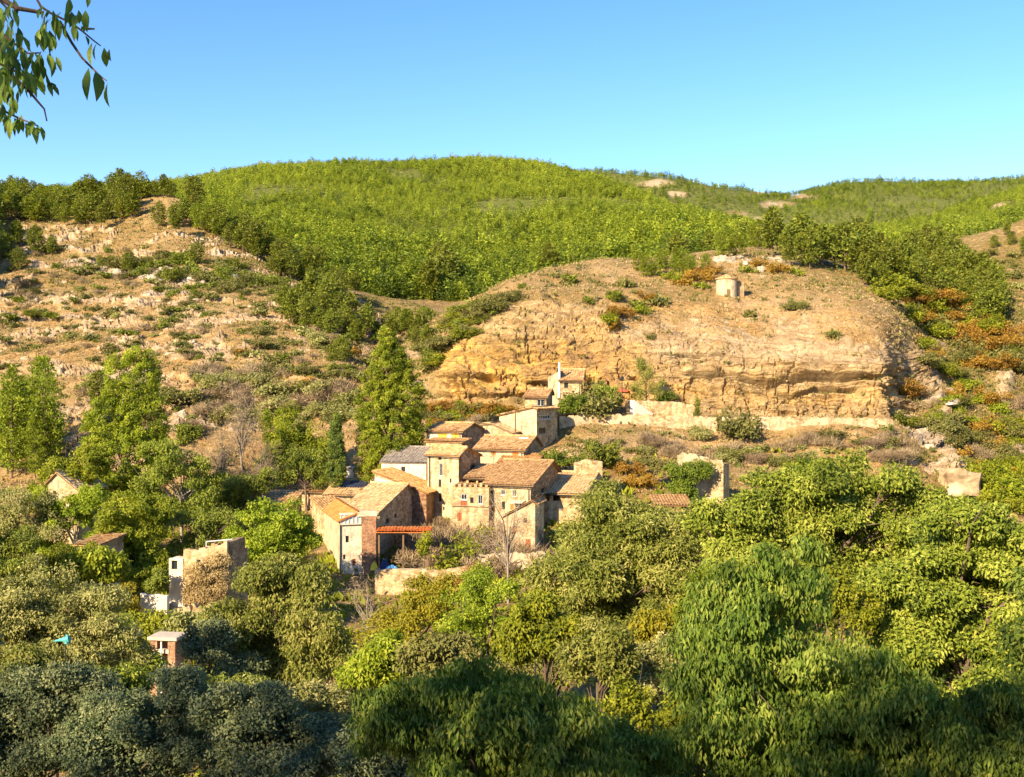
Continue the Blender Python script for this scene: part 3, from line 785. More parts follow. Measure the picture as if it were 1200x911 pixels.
# roofs and gable behind the corner house
house('gabled_house', 'rough stone house with a dark roof edge right behind the corner house', 400, 442, 473, 139, 24, 602, 645,
      ('x', 3.0, 0.85, 1.6), S_tan, T_pale, depth=9, seed=9, mats=[S_tan, S_warm, S_tan, S_tan], over=0.3, wins=[('R', 452, 456, 608, 614, 'dark'), ('R', 462, 465, 602, 607, 'plain')])
house('low_brown_house', 'low house with brown tiled lean-to roof behind the left end of the orange tiles', 366, 384, 409, 143, 30, 601, 640,
      ('x', 1.3, 1.0, 0), S_tan, T_dark, near='L', depth=6, seed=12)
house('gallery_house', 'narrow stone house with a row of small white windows under its tiled roof', 424, 444, 452, 150, 25, 576, 610,
      ('x', 1.0, 1.0, 0), S_tan, T_old, depth=6, seed=15, wins=[('F', 426, 430, 578, 585, 'white'), ('F', 432, 436, 577, 584, 'white'), ('F', 438, 442, 576, 583, 'white')], mats=[M_white, S_tan, S_tan, S_tan])
# rust wall house with the long orange roof
hr = house('rust_wall_house', 'tall house with rust coloured wall section under a long ochre roof sloping right', 439, 500, 506, 147, 15, 577, 640,
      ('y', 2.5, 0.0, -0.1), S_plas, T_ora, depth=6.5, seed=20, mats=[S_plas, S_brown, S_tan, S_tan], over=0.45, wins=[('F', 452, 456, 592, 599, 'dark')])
q = hr['w']; qs = lambda u: hr['H'] + 2.4 * (1 - u / q) - 0.12
def prism(u0, u1, zl, zh0, zh1, t):
    return [(u0,-t,zl),(u1,-t,zl),(u1,-.003,zl),(u0,-.003,zl),(u0,-t,zh0),(u1,-t,zh1),(u1,-.003,zh1),(u0,-.003,zh0)]
mb = MB(); u0 = local(hr, 472, 0); mb.hexa(prism(u0, q, -3, qs(u0), qs(q), .12))
for k in range(5): mb.hexa(prism(u0 + .2 + k * .6, u0 + .34 + k * .6, -1, hr['H'] * .8, hr['H'] * .8, .3))
mb.build('rust_cladding', S_rust, hr['root'])
mb = MB(); mb.hexa(prism(.1, u0 - .2, qs(u0) - .9, qs(.1) - .3, qs(u0) - .05, .05)); mb.build('white_panel', M_white2, hr['root'])
house('slate_roof_house', 'whitewashed house with a grey slate roof left of the stone tower', 447, 499.5, 520, 158, 14, 543, 585,
      ('x', 1.9, 0.6, 0), M_white, T_slate, depth=8, seed=24, over=0.25, mats=[S_peel, S_peel, S_peel, S_tan], wins=[('F', 470, 475, 547, 553, 'dark')], chim=[(452, 538, 0.3, 0.7, 1.6, S_tan)])
# the tower house
h5 = house('tower_house', 'tall square tower house of pale stone with sunlit narrow front and shaded right wall', 501, 537.5, 563, 148, 31, 534, 614,
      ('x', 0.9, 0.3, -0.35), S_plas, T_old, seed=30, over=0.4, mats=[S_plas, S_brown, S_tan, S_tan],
      wins=[('F', 513.5, 517.5, 534.5, 539.5, 'dark'), ('F', 514, 518.5, 543, 558, 'white'), ('F', 514, 517, 562, 571, 'plain'), ('F', 514, 517.5, 578, 588, 'plain'), ('F', 527, 529, 561, 566, 'plain'),
            ('F', 519, 521, 594, 598, 'plain'), ('R', 551, 557, 543, 551, 'dark')])
mb = MB(); mb.tube([(h5['w'] + .08, 0.3, 0), (h5['w'] + .08, 0.3, h5['H'])], [.07, .07]); mb.build('downpipe', M_metal, h5['root'])
mb = MB(); mb.tube([(0.4, -0.08, 2), (0.4, -0.08, h5['H'])], [.07, .07]); mb.build('downpipe', M_metal, h5['root'])
mb = MB(); mb.box((h5['w'] + .01, 1.6, 6.0), (h5['w'] + 1.1, 3.9, 6.14))
for k in range(6): mb.box((h5['w'] + 1.02, 1.65 + .43 * k, 6.141), (h5['w'] + 1.07, 1.7 + .43 * k, 7.0))
mb.box((h5['w'] + 1.0, 1.6, 7.001), (h5['w'] + 1.09, 3.9, 7.06)); mb.build('balcony', M_wood, h5['root'])
# house behind the tower with yellow boards
house('boarded_house', 'house behind the tower with white top storey and ochre window boards', 500, 541, 562, 164, 26, 506.5, 560,
      ('x', 1.1, 0.5, 0.1), S_plas, T_old, depth=7, seed=34, mats=[M_white2, S_brown, S_tan, S_tan], wins=[('F', 513, 524, 508, 513, 'board'), ('F', 529, 538, 508, 513, 'board')])
house('stone_annex', 'low stone annex with tile coping at the foot of the white boarded storey', 499.5, 541, 556, 160.5, 26, 519, 560,
      ('x', 0.35, 1.0, 0), S_tan, T_old, depth=2.6, seed=37, over=0.3)
house('small_gable_house', 'small pale house whose roof slopes right beside a dark chimney pole', 566, 599, 606, 170, 12, 498, 540,
      ('y', 0.05, 0.3, -1.3), S_plas, T_pale, depth=6, seed=40, wins=[('F', 573, 581, 509.5, 513, 'dark'), ('F', 590, 593, 512, 516, 'plain')])
# house with orange shutters
h8 = house('orange_shutter_house', 'pale stone house with two orange shutters and a white box dormer on its roof', 556, 613.5, 631, 156, 20, 528, 566,
      ('x', 1.7, 0.6, 0.2), S_cream, T_old, depth=8, seed=44, mats=[S_cream, S_brown, S_tan, S_tan],
      wins=[('F', 576, 581, 527.5, 534, 'shutter'), ('F', 600.5, 607.5, 527.8, 535.5, 'shutter'), ('F', 576.5, 580, 544, 551, 'dark')], chim=[(567, 513, 0.5, 0.6, 1.6, S_brick)])
mb = MB(); u = local(h8, 594, 4.4); u2 = local(h8, 622, 4.4); zz = zpx(521.5, 160) - h8['zb']
mb.box((u, 3.2, zz - .6), (u2, 5.6, zz + .55)); mb.build('dormer', M_white2, h8['roof'])
mb = MB(); mb.box((u + 2.2, 3.6, zz + .554), (u2 - .1, 5.4, zz + 1.1)); mb.build('dormer', M_white, h8['roof'])
# large roofed house in the middle
h9 = house('broad_roof_house', 'large stone house under a broad weathered tile roof in the middle of the village', 569, 622, 650, 142, 22, 569, 614,
      ('x', 2.6, 0.72, 1.1), S_plas, T_dark, depth=10.5, seed=50, over=0.5, mats=[S_plas, S_brown, S_tan, S_tan],
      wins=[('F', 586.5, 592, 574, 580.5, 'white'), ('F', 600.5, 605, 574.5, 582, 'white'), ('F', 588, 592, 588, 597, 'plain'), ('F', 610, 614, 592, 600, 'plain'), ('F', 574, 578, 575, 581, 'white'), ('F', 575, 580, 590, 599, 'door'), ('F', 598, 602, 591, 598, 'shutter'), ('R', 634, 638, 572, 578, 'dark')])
mb = MB(); a0, a1 = local(h9, 599, -0.6), local(h9, 614, -0.6); za = zpx(588, 141.5) - h9['zb']
mb.hexa([(a0,-1.3,za-.2),(a1,-1.3,za-.2),(a1,-.01,za),(a0,-.01,za),(a0,-1.3,za-.1),(a1,-1.3,za-.1),(a1,-.01,za+.1),(a0,-.01,za+.1)]); mb.build('awning', M_white2, h9['root'])
house('upper_tile_house', 'house showing only a bright tiled strip above the broad weathered roof', 583, 626, 633, 152, 15, 545, 580,
      ('x', 1.1, 1.0, 0), S_tan, T_ora, depth=5, seed=54)
house('porch_house', 'low house with dark open porch under a small tiled roof right of the tower', 546, 577, 584, 146, 18, 561, 600,
      ('x', 1.3, 1.0, 0), S_warm, T_old, depth=6, seed=58, wins=[('F', 549, 558, 563, 570, 'open'), ('F', 560, 568, 563, 570, 'open')])
h10 = house('terrace_house', 'flat topped stone house with broken parapet and tall red brown shuttered window', 530, 573, 580, 143, 12, 572, 614,
      ('x', 0.15, 1.0, 0), S_tan, T_pale, depth=4.5, seed=60, over=0.05,
      wins=[('F', 540, 547.5, 579, 586, 'white'), ('F', 540, 547.5, 586.2, 593, 'door'), ('F', 560, 566, 580, 591, 'white'), ('F', 551, 555, 583, 590, 'plain'), ('F', 536, 541, 601, 611, 'door')])
mb = MB()
for k in range(7): mb.box((0.1 + k * .72, -0.05, h10['H'] + .1), (0.45 + k * .72, 0.3, h10['H'] + .3 + (k * 37 % 11) * .035))
mb.box((-.05, -.25, zpx(594, 143) - h10['zb']), (h10['w'], -.003, zpx(593.2, 143) - h10['zb'])); mb.build('parapet', S_tan, h10['root'])
# right hand roofs
h11 = house('eave_house', 'low house with pale patched tile roof and row of timber posts under its eave', 624, 684, 700, 146, 16, 579, 612,
      ('x', 2.2, 0.8, 1.2), S_warm, T_pale, depth=9, seed=64, over=0.6, wins=[('F', 628, 634, 580, 587, 'open'), ('F', 637, 644, 580, 587, 'open'), ('F', 648, 656, 580, 587, 'open')])
house('patched_roof_house', 'house with whitish flat patched roof beside the pale tiled eave house', 650, 692, 706, 156, 16, 562, 600,
      ('x', 1.4, 0.7, 0.6), S_warm, T_pale, depth=6, seed=66)
house('side_gable_house', 'small plastered house with steep roof edge falling left below the broad roof', 589, 627, 635, 133, 14, 607, 655,
      ('y', 2.0, 0.92, 1.7), S_plas, T_dark, depth=5, seed=70, over=0.3, wins=[('F', 613.5, 617.5, 603, 613, 'dark'), ('F', 600, 604, 618, 626, 'shutter'), ('F', 616, 622, 632, 645, 'door')])
# left group
hl_ = house('solar_roof_house', 'long low house with dark solar panels on its pale tiled roof', 381, 430, 446, 160, 10, 581, 610,
      ('x', 1.9, 0.75, 1.0), S_tan, T_pale, depth=8, seed=74, wins=[('F', 399, 403, 584, 590, 'dark'), ('F', 388, 391, 584, 589, 'plain')],
      chim=[(411.5, 547, 0.8, 1.1, 3.2, M_white), (391, 560, 0.6, 0.7, 1.6, S_tan)])
mb = MB(); s = 1.9 / (0.75 * hl_['d']); b0, b1 = local(hl_, 397, 3.2), local(hl_, 436, 3.2)
for k in range(3):
    q0 = b0 + (b1 - b0) * k / 3; q1 = b0 + (b1 - b0) * (k + 1) / 3 - .06
    f = lambda y, dz: hl_['H'] + s * y + .15 + dz
    mb.hexa([(q0,2.2,f(2.2,.12)),(q1,2.2,f(2.2,.12)),(q1,4.6,f(4.6,.12)),(q0,4.6,f(4.6,.12)),(q0,2.2,f(2.2,.18)),(q1,2.2,f(2.2,.18)),(q1,4.6,f(4.6,.18)),(q0,4.6,f(4.6,.18))])
mb.build('solar_panel', M_panel, hl_['roof'])
house('long_low_house', 'long low stone house with plain tiled roof left of the solar panels', 334, 384, 392, 166, 8, 577, 605,
      ('x', 1.0, 0.8, 0.5), S_tan, T_old, depth=6, seed=78, chim=[(352, 571, 0.5, 0.6, 1.4, S_tan)])
house('outlying_shed', 'small tiled shed half hidden behind the round green tree', 304, 341, 346, 150, 6, 592, 612,
      ('x', 1.3, 1.0, 0), S_tan, T_old, near='R', depth=5, seed=80)
# ruined cottages among the trees far left
house('ruined_cottage', 'pale ruined cottage with pinkish roof hidden among the trees on the left', 56, 92, 99, 138, 10, 566, 610,
      ('y', 1.2, 0.3, -1.0), S_plas, T_pale, depth=6, seed=84, wins=[('F', 62, 66, 572, 579, 'plain')])
house('buried_cottage', 'overgrown stone cottage wall glimpsed low between bright green trees', 90, 114, 120, 116, 12, 640, 670,
      ('x', 0.5, 1.0, 0), S_plas, T_old, depth=5, seed=86)
# terrace house, two blocks below the cliff and the one like a chapel
h16 = house('cliff_house', 'narrow ochre house with tiled roof and pale side gable standing against the cliff', 657, 681, 686, 192, 8, 446, 472,
      ('x', 1.9, 0.9, 0.9), S_warm, T_old, depth=5.2, seed=90, over=0.45, wins=[('F', 661, 666, 449, 455, 'plain')])
mb = MB(); mb.box((-2.3, 0.6, -1), (-0.02, 4.8, h16['H'] + .6)); mb.poly([(-2.3, .6, h16['H'] + .604), (-.02, .6, h16['H'] + .604), (-.02, .6, h16['H'] + 1.7)])
mb.poly([(-2.3, .6, h16['H'] + .604), (-.02, .6, h16['H'] + 1.7), (-.02, 4.8, h16['H'] + 1.7), (-2.3, 4.8, h16['H'] + .604)]); mb.build('side_wing', S_cream, h16['root'])
mb = MB(); mb.tube([(-0.25, 0.3, h16['H'] - 3), (-0.25, 0.3, h16['H'] + 3.2)], [.22, .2], 8); mb.build('flue', M_wframe, h16['root'])
house('step_house', 'small house with wide pale window and tiled roof one step below the cliff house', 615, 640, 651, 182, 14, 466, 495,
      ('x', 1.3, 0.8, 0.5), S_warm, T_old, depth=5, seed=94, wins=[('F', 629, 638, 468, 476, 'white')])
house('bay_house', 'house with long bright plaster wall and projecting tiled front with two windows', 585, 629, 652, 174, 30, 488, 520,
      ('y', 1.3, 0.9, 1.1), S_cream, T_old, depth=7, seed=98, mats=[S_cream, S_tan, S_tan, S_tan], wins=[('R', 631, 645, 486.5, 491.5, 'white'), ('R', 631.5, 639, 501.5, 508.5, 'dark')])
# porch roof on the terrace
def pergola(name, label, x0, x1, Y0, Y1, ytop, ybase, tile, rise=1.0):
    zt, zb = zpx(ytop, Y0), zpx(ybase, Y0)
    X0, X1 = tx(x0) * Y0, tx(x1) * Y0
    r = empty(name, (X0, Y0, zb), label=label, cat='porch')
    W, D, Hh = X1 - X0, Y1 - Y0, zt - zb
    n = max(3, int(W / 2.2) + 1)
    for k in range(n):
        u = W * k / (n - 1); p = MB(); p.box((u - .1, 0, -1.2), (u + .1, .2, Hh - .1)); p.build('post', M_wood, r)
    p = MB(); p.box((-.3, -.02, Hh - .098), (W + .3, .22, Hh + .06)); p.build('beam', M_wood, r)
    p = MB(); tile_plane(p, (-.4, -.5, Hh + .12), (W + .4, -.5, Hh + .12), (W + .4, D, Hh + rise), (-.4, D, Hh + rise), seed=int(x0)); p.build('roof', tile, r)
    return r
pergola('timber_porch', 'dark timber porch on the terrace right of the cliff house', 686, 702, 191, 196, 456, 478, T_dark)
pergola('canopy_roof', 'bright orange tiled canopy on posts right of the corner house', 444, 501, 131.5, 134.4, 624, 664, T_new, 0.3)
pergola('collapsed_shed', 'open timber shed with sagging brown roof in front of the ruined pillar', 770, 808, 141, 146, 593, 618, T_dark)

def strip_wall(name, label, pts, thick, mat, ragged=0.0, seed=0, below=2.0, cat='wall', cap=None):
    """free standing or retaining wall following points (px, Y, top row, bottom row)"""
    r = np.random.default_rng(seed)
    P = []
    for (p0, p1) in zip(pts[:-1], pts[1:]):
        n = max(2, int(abs(p1[0] - p0[0]) / 3))
        for k in range(n): P.append([p0[i] + (p1[i] - p0[i]) * k / n for i in range(4)])
    P.append(list(pts[-1]))
    A = np.array([(tx(p[0]) * p[1], p[1], zpx(p[2], p[1]), zpx(p[3], p[1])) for p in P])
    if ragged: A[:, 2] += r.normal(0, ragged, len(A))
    org = A[len(A) // 2, [0, 1, 3]]
    d = np.gradient(A[:, :2], axis=0); d /= np.linalg.norm(d, axis=1, keepdims=True)
    nrm = np.stack([d[:, 1], -d[:, 0]], 1)
    prof = []
    for k in range(len(A)):
        f = A[k, :2] + nrm[k] * thick / 2; b = A[k, :2] - nrm[k] * thick / 2
        z0 = A[k, 3] - below; z1 = A[k, 2]
        prof.append([(f[0], f[1], z0), (f[0], f[1], z1), (b[0], b[1], z1), (b[0], b[1], z0)])
    prof = np.array(prof) - org
    mb = MB()
    for k in range(len(A) - 1):
        for q in range(3): mb.poly((prof[k, q], prof[k + 1, q], prof[k + 1, q + 1], prof[k, q + 1]))
    mb.poly(prof[0]); mb.poly(prof[-1][::-1])
    me = mb.mesh('wall', mat)
    return obj(name, me, loc=org, label=label, cat=cat, kind='thing')
strip_wall('terrace_wall', 'long pale retaining wall holding up the terrace below the cliff', [(655, 183, 489, 512), (690, 184, 485.5, 512), (760, 184, 486.5, 512), (840, 183.5, 489, 514)], 0.7, S_plas, 0.12, 1)
strip_wall('path_wall', 'low stone wall along the path under the cliff overhang on the right', [(846, 184, 488.5, 497), (930, 183.2, 489, 496), (1046, 183.2, 491, 496)], 0.5, S_plas, 0.1, 2)
strip_wall('garden_wall', 'short upper garden wall with an arch niche and stone steps on the terrace', [(733, 190, 469, 486), (790, 191, 471, 486), (812, 191, 475, 486)], 0.5, S_warm, 0.06, 3)
st = empty('stone_steps', at(755, 486, 188.8), label='stone steps climbing across the upper garden wall', cat='steps')
mb = MB()
for k in range(8): mb.box((-1.6 + k * .38, 0, -.5), (-1.6 + (k + 1) * .38 - .004, .9, .28 * (8 - k)))
mb.build('flight', M_slab, st)
mb = MB(); mb.box((-2.4, .1, -.5), (-1.62, .8, 2.5)); mb.build('newel', M_white, st)
strip_wall('ivy_ruin_wall', 'broken pale wall of the ruin carrying the thick green ivy', [(794, 152, 533, 575), (812, 152, 531, 575), (838, 151.5, 541, 575)], 0.8, S_plas, 0.15, 4)
strip_wall('terraced_field_wall', 'tumbled light stone wall stub between the two green hedges', [(674, 154, 541, 560), (690, 153.6, 538.5, 560), (703, 154, 542, 560)], 2.2, S_warm, 0.12, 5)
pl = empty('ruin_pillar', at(843, 575, 150), -0.45, label='square stone pillar of the ruin with shaded right face', cat='ruin')
mb = MB(); mb.box((-1.1, 0, -3), (.55, 3.2, 3.6)); mb.poly([(-1.1, 0, 3.604), (.55, 0, 3.604), (.55, 3.2, 2.9), (-1.1, 3.2, 2.9)])
mb.build('shaft', S_tan, pl)
mb = MB(); mb.hexa([(-1.15,-.05,3.61),(.6,-.05,3.61),(.6,.6,3.61),(-1.15,.6,3.61),(-.9,0,4.1),(.3,0,4.2),(.3,.5,4.0),(-.9,.5,3.9)]); mb.build('broken_top', S_plas, pl)
strip_wall('courtyard_wall', 'stone courtyard wall below the orange canopy', [(440, 127, 668, 690), (470, 127, 667, 692), (520, 127.5, 668, 695), (560, 128, 662, 690)], 0.5, S_warm, 0.05, 6)
strip_wall('lower_garden_wall', 'rough garden wall with bright white patch under the bare trees', [(560, 131, 650, 690), (590, 131, 648, 690), (640, 131, 646, 690)], 0.6, S_cream, 0.12, 7)
strip_wall('rubble_bank_wall', 'crumbling reddish rubble wall seen through the lower trees', [(366, 96, 768, 850), (400, 95, 752, 850), (440, 96, 790, 850)], 1.0, stone_mat('red_rubble', (0.42,0.26,0.17), (0.32,0.17,0.10), (0.54,0.40,0.29)), 0.4, 8)
# courtyard clutter under the canopy
M_blue = flat_mat('blue_tarp', (0.10, 0.30, 0.55), rough=0.6); M_yellow = flat_mat('yellow_plastic', (0.8, 0.55, 0.05), rough=0.5); M_teal = flat_mat('teal_cloth', (0.10, 0.42, 0.38), rough=0.8)
def heap(name, label, c, cat, sz, mat, seed):
    r = np.random.default_rng(seed); n = 14
    G = np.zeros((n, n, 3))
    for i in range(n):
        for j in range(n):
            u, v = i / (n - 1) * 2 - 1, j / (n - 1) * 2 - 1
            h = max(0, 1 - u * u) ** .5 * max(0, 1 - v * v) ** .5
            G[i, j] = (u * sz[0], v * sz[1], h * sz[2] * (1 + 0.25 * r.normal()) - 0.05)
    mb = MB(); mb.grid(G)
    return obj(name, mb.mesh(name, mat), loc=c, label=label, cat=cat)
yard = 129.3
strip_wall('stone_kerb', 'low stone kerb of the courtyard behind its wall', [(440, 128, 667.5, 690), (500, 128.2, 667.5, 690)], 1.6, M_slab, 0, 9)
heap('blue_tarpaulin', 'light blue tarpaulin lying on the courtyard wall', at(459, 667.4, 127.9), 'tarpaulin', (0.75, 0.45, 0.45), M_blue, 1)
heap('yellow_sack', 'yellow and white sack beside the blue tarpaulin', at(438.5, 667.4, 127.6), 'sack', (0.45, 0.4, 0.7), M_yellow, 2)
heap('dark_bundle', 'dark blue covered bundle standing behind the tarpaulin', at(451, 667.5, 128.6), 'bundle', (0.55, 0.5, 1.1), flat_mat('navy_cover', (0.03, 0.05, 0.12)), 3)

# the ruined mill at lower left
ru = house('ruined_house', 'roofless ruined house covered in dry creeper with a bright white left corner', 215, 266, 275, 104, 9, 650, 714,
      ('x', 0.02, 1.0, 0), S_warm, T_old, seed=101, over=-0.35, depth=5, mats=[S_warm, S_brown, S_tan, S_tan], cat='ruin', wins=[('F', 230, 235, 656, 667, 'plain')])
bpy.data.objects.remove(ru['roof'])
mb = MB(); H = ru['H']; w_ = ru['w']
rr = np.random.default_rng(5)
for k in range(14):
    u = w_ * k / 14; hgt = 0.25 + 0.9 * k / 14 + rr.uniform(-.2, .2)
    mb.box((u + .004, 0.01, H + .004), (u + w_ / 14 - .004, 0.45, H + hgt))
mb.build('broken_wall_head', S_warm, ru['root'])
mb = MB(); mb.box((w_ - .6, .5, H + .004), (w_ + .05, 4.2, H + 1.1)); mb.build('end_wall', S_brown, ru['root'])
ul, zl = local(ru, 199, 0.1), lambda py: zpx(py, 104.5) - ru['zb']
mb = MB(); wall_rect(mb, (ul, -.08, 0), (1, 0, 0), -ul - .004, -3, zl(655), (0, -1, 0), [(.25, .85, zl(668), zl(657.5))], 0)
mb.box((ul, .25, -3), (-.004, 1.6, zl(655) - .05)); mb.poly([(ul, -.08, -3), (ul, .25, -3), (ul, .25, zl(655)), (ul, -.08, zl(655))]); mb.poly([(ul, -.08, zl(655)), (-.004, -.08, zl(655)), (-.004, .25, zl(655)), (ul, .25, zl(655))])
wg = mb.build('white_wing', M_white2, ru['root'])
mb = MB(); mb.box((ul + .26, .13, zl(668) + .01), (ul + .84, .17, zl(657.5) - .01)); mb.build('window', M_glass, wg)
mb = MB(); mb.tube([(w_ * .40, 1.2, H - .1), (w_ * .40, 1.2, H + 1.0), (w_ * .42, 1.0, H + 1.02), (w_ + .1, 1.0, H + 1.3)], [.05] * 4); mb.build('rail', M_wframe, ru['root'])
strip_wall('whitewashed_wall', 'low whitewashed wall in front of the creeper covered ruin', [(167, 99, 694, 716), (170, 98.5, 697, 716), (197, 98, 697.5, 718)], 0.4, M_white2, 0.06, 10)
strip_wall('ruin_foot_wall', 'pale rubble footing wall below the creeper covered ruin', [(198, 99, 710, 728), (235, 99, 712, 730), (272, 100, 708, 728)], 0.7, S_plas, 0.25, 11)
# brick shelter with a concrete lid
sh = empty('brick_shelter', at(176, 792, 84), -0.15, label='small red brick shelter with concrete slab roof and grey pole', cat='shelter')
Wd = 31 / F * 84
mb = MB(); mb.box((0, 0, -1.5), (.55, 1.6, 2.75)); mb.box((Wd - .6, 0, -1.5), (Wd, 1.6, 2.75)); mb.box((.552, .9, -1.5), (Wd - .602, 1.6, 2.75)); mb.build('brick_wall', S_brick, sh)
mb = MB(); mb.box((-.15, -.2, 2.754), (Wd + .2, 1.8, 3.0)); mb.build('slab_roof', M_slab, sh)
mb = MB(); mb.box((.5, -.05, 1.75), (Wd - .5, .3, 2.05)); mb.box((.5, -.05, 0.55), (Wd - .5, .3, .8)); mb.build('lintel', M_slab, sh)
mb = MB(); mb.tube([(Wd * .52, -.3, -1.5), (Wd * .52, -.3, 2.7)], [.07, .07]); mb.build('pole', M_wframe, sh)
# folded teal parasol among the left trees
pz = empty('teal_parasol', at(74, 760, 47), label='folded teal parasol poking out of the leaves on the left', cat='parasol')
mb = MB(); mb.tube([(0.1, 0, -1.4), (0.1, 0, .55)], [.02, .02]); mb.build('pole', M_metal, pz)
mb = MB(); mb.tube([(-.42, 0, .30), (-.1, 0, .36), (.12, 0, .38), (.26, 0, .42)], [.02, .07, .12, .16], 8); mb.tube([(.15, 0, .2), (.17, 0, .5), (.12, 0, .62)], [.1, .06, .01], 6); mb.build('canopy', M_teal, pz)

# hermitage on the dome
gp = LA.hit(853, 347, 7.0)
he = empty('round_hermitage', (tx(853) * gp[1], gp[1] + 1.5, zpx(348, gp[1])), label='round pale stone hermitage tower alone on top of the rocky dome', cat='hermitage')
rad = 12 / F * gp[1]; hh = 21 / F * gp[1]
mb = MB(); n = 36
for k in range(n):
    a, b = 2 * math.pi * k / n, 2 * math.pi * (k + 1) / n
    for j in range(6):
        z0, z1 = -2.5 + (hh + 2.5) * j / 6, -2.5 + (hh + 2.5) * (j + 1) / 6
        mb.poly([(rad*math.cos(a), rad*math.sin(a), z0), (rad*math.cos(b), rad*math.sin(b), z0), (rad*math.cos(b), rad*math.sin(b), z1), (rad*math.cos(a), rad*math.sin(a), z1)])
mb.build('wall', S_cream, he)
mb = MB(); r2 = rad + .28
for k in range(n):
    a, b = 2 * math.pi * k / n, 2 * math.pi * (k + 1) / n
    A = lambda r_, t, z: (r_ * math.cos(t), r_ * math.sin(t), z)
    q = .05 * ((k % 2) * 2 - 1)
    mb.poly([A(r2, a, hh + .02), A(r2, b, hh + .02), A(r2, b, hh + .2 + q), A(r2, a, hh + .2 + q)]); mb.poly([A(r2, a, hh + .2 + q), A(r2, b, hh + .2 + q), A(.3, b, hh + 1.1), A(.3, a, hh + 1.1)], rr.random())
    mb.poly([A(rad * .5, a, hh + .02), A(r2, a, hh + .02), A(r2, b, hh + .02), A(rad * .5, b, hh + .02)])
mb.poly([(.3 * math.cos(2*math.pi*k/n), .3 * math.sin(2*math.pi*k/n), hh + 1.1) for k in range(n)])
mb.build('roof', T_old, he)
mb = MB(); mb.box((rad + .15, .2, -2), (rad + 1.6, 2.2, hh * .95)); mb.build('porch', S_brown, he)
mb = MB(); mb.box((-.35, -rad - .04, -.6), (.35, -rad + .3, 1.5)); mb.build('door', M_wood, he)

# terrace furniture
lp = empty('street_lamp', at(729, 487, 188), label='dark street lamp post on the terrace beside the red parasol', cat='lamp')
mb = MB(); mb.tube([(0, 0, -.5), (0, 0, .6), (0, 0, 5.9)], [.11, .08, .06], 8); mb.build('post', M_metal, lp)
mb = MB(); mb.tube([(0, 0, 5.9), (0, 0, 6.0), (0, 0, 6.55), (0, 0, 6.75)], [.12, .22, .32, .05], 6); mb.build('lantern', M_metal, lp)
def parasol(label, c, mat, rad, h):
    r = empty('parasol', c, label=label, cat='parasol')
    mb = MB(); mb.tube([(0, 0, -.6), (0, 0, h)], [.04, .03]); mb.build('pole', M_metal, r)
    mb = MB(); n = 8
    for k in range(n):
        a, b = 2*math.pi*k/n, 2*math.pi*(k+1)/n
        p, q = (rad*math.cos(a), rad*math.sin(a), h - .55), (rad*math.cos(b), rad*math.sin(b), h - .55)
        mb.poly([p, q, (0, 0, h)]); mb.poly([p, q, (q[0], q[1], h - .75), (p[0], p[1], h - .75)])
    mb.build('canopy', mat, r)
parasol('faded red parasol open on the terrace near the lamp post', at(727, 474, 192), flat_mat('red_cloth', (0.5, 0.13, 0.06)), 1.7, 2.9)
parasol('ochre parasol open on the terrace right of the faded red one', at(738, 474, 193), flat_mat('ochre_cloth', (0.62, 0.32, 0.10)), 1.4, 2.7)
# ------------------------------------------------------------------ vegetation
L_pine = leaf_mat('pine_needles', (0.06,0.08,0.011), (0.165,0.19,0.02), (0.29,0.30,0.035), 0.3)
L_hill = leaf_mat('hill_pine_needles', (0.065,0.095,0.012), (0.22,0.265,0.02), (0.37,0.39,0.035), 0.4)
L_green = leaf_mat('green_leaves', (0.06,0.09,0.010), (0.225,0.265,0.024), (0.45,0.45,0.08), 0.42)
L_bright = leaf_mat('bright_leaves', (0.08,0.12,0.008), (0.275,0.335,0.018), (0.52,0.54,0.06), 0.5)
L_olive = leaf_mat('olive_leaves', (0.075,0.095,0.014), (0.24,0.26,0.04), (0.48,0.44,0.13), 0.45)
L_cherry = leaf_mat('long_green_leaves', (0.06,0.11,0.018), (0.175,0.25,0.03), (0.40,0.43,0.08), 0.45)
L_yellow = leaf_mat('yellow_leaves', (0.15,0.155,0.01), (0.28,0.255,0.015), (0.40,0.31,0.025), 0.4)
L_gold = leaf_mat('gold_green_leaves', (0.09,0.12,0.009), (0.24,0.275,0.014), (0.43,0.42,0.035), 0.45)
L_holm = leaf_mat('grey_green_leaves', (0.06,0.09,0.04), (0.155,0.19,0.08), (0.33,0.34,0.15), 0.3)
L_dusty = leaf_mat('dusty_leaves', (0.11,0.125,0.03), (0.30,0.295,0.085), (0.54,0.48,0.20), 0.4)
L_scrub = leaf_mat('scrub_leaves', (0.075,0.08,0.018), (0.15,0.145,0.03), (0.25,0.21,0.06), 0.2)
L_rust = leaf_mat('rusty_leaves', (0.16,0.085,0.012), (0.29,0.155,0.018), (0.40,0.24,0.035), 0.3)
L_dry = leaf_mat('dry_twigs', (0.16,0.11,0.06), (0.27,0.19,0.105), (0.38,0.28,0.16), 0.1)
L_straw = leaf_mat('dry_grass_blades', (0.26,0.18,0.075), (0.42,0.30,0.13), (0.56,0.43,0.22), 0.3)
L_ivy = leaf_mat('ivy_leaves', (0.055,0.085,0.008), (0.125,0.165,0.012), (0.21,0.235,0.025), 0.3)
L_cypress = leaf_mat('cypress_scales', (0.035,0.055,0.010), (0.10,0.135,0.016), (0.20,0.225,0.03), 0.2)
M_bark = flat_mat('bark', (0.17, 0.12, 0.08), (0.10, 0.07, 0.045), 0.95, 5)
M_pale_bark = flat_mat('pale_bark', (0.36, 0.30, 0.22), (0.26, 0.20, 0.14), 0.95, 5)
M_grey_bark = flat_mat('grey_bark', (0.30, 0.24, 0.18), (0.20, 0.155, 0.115), 0.95, 5)

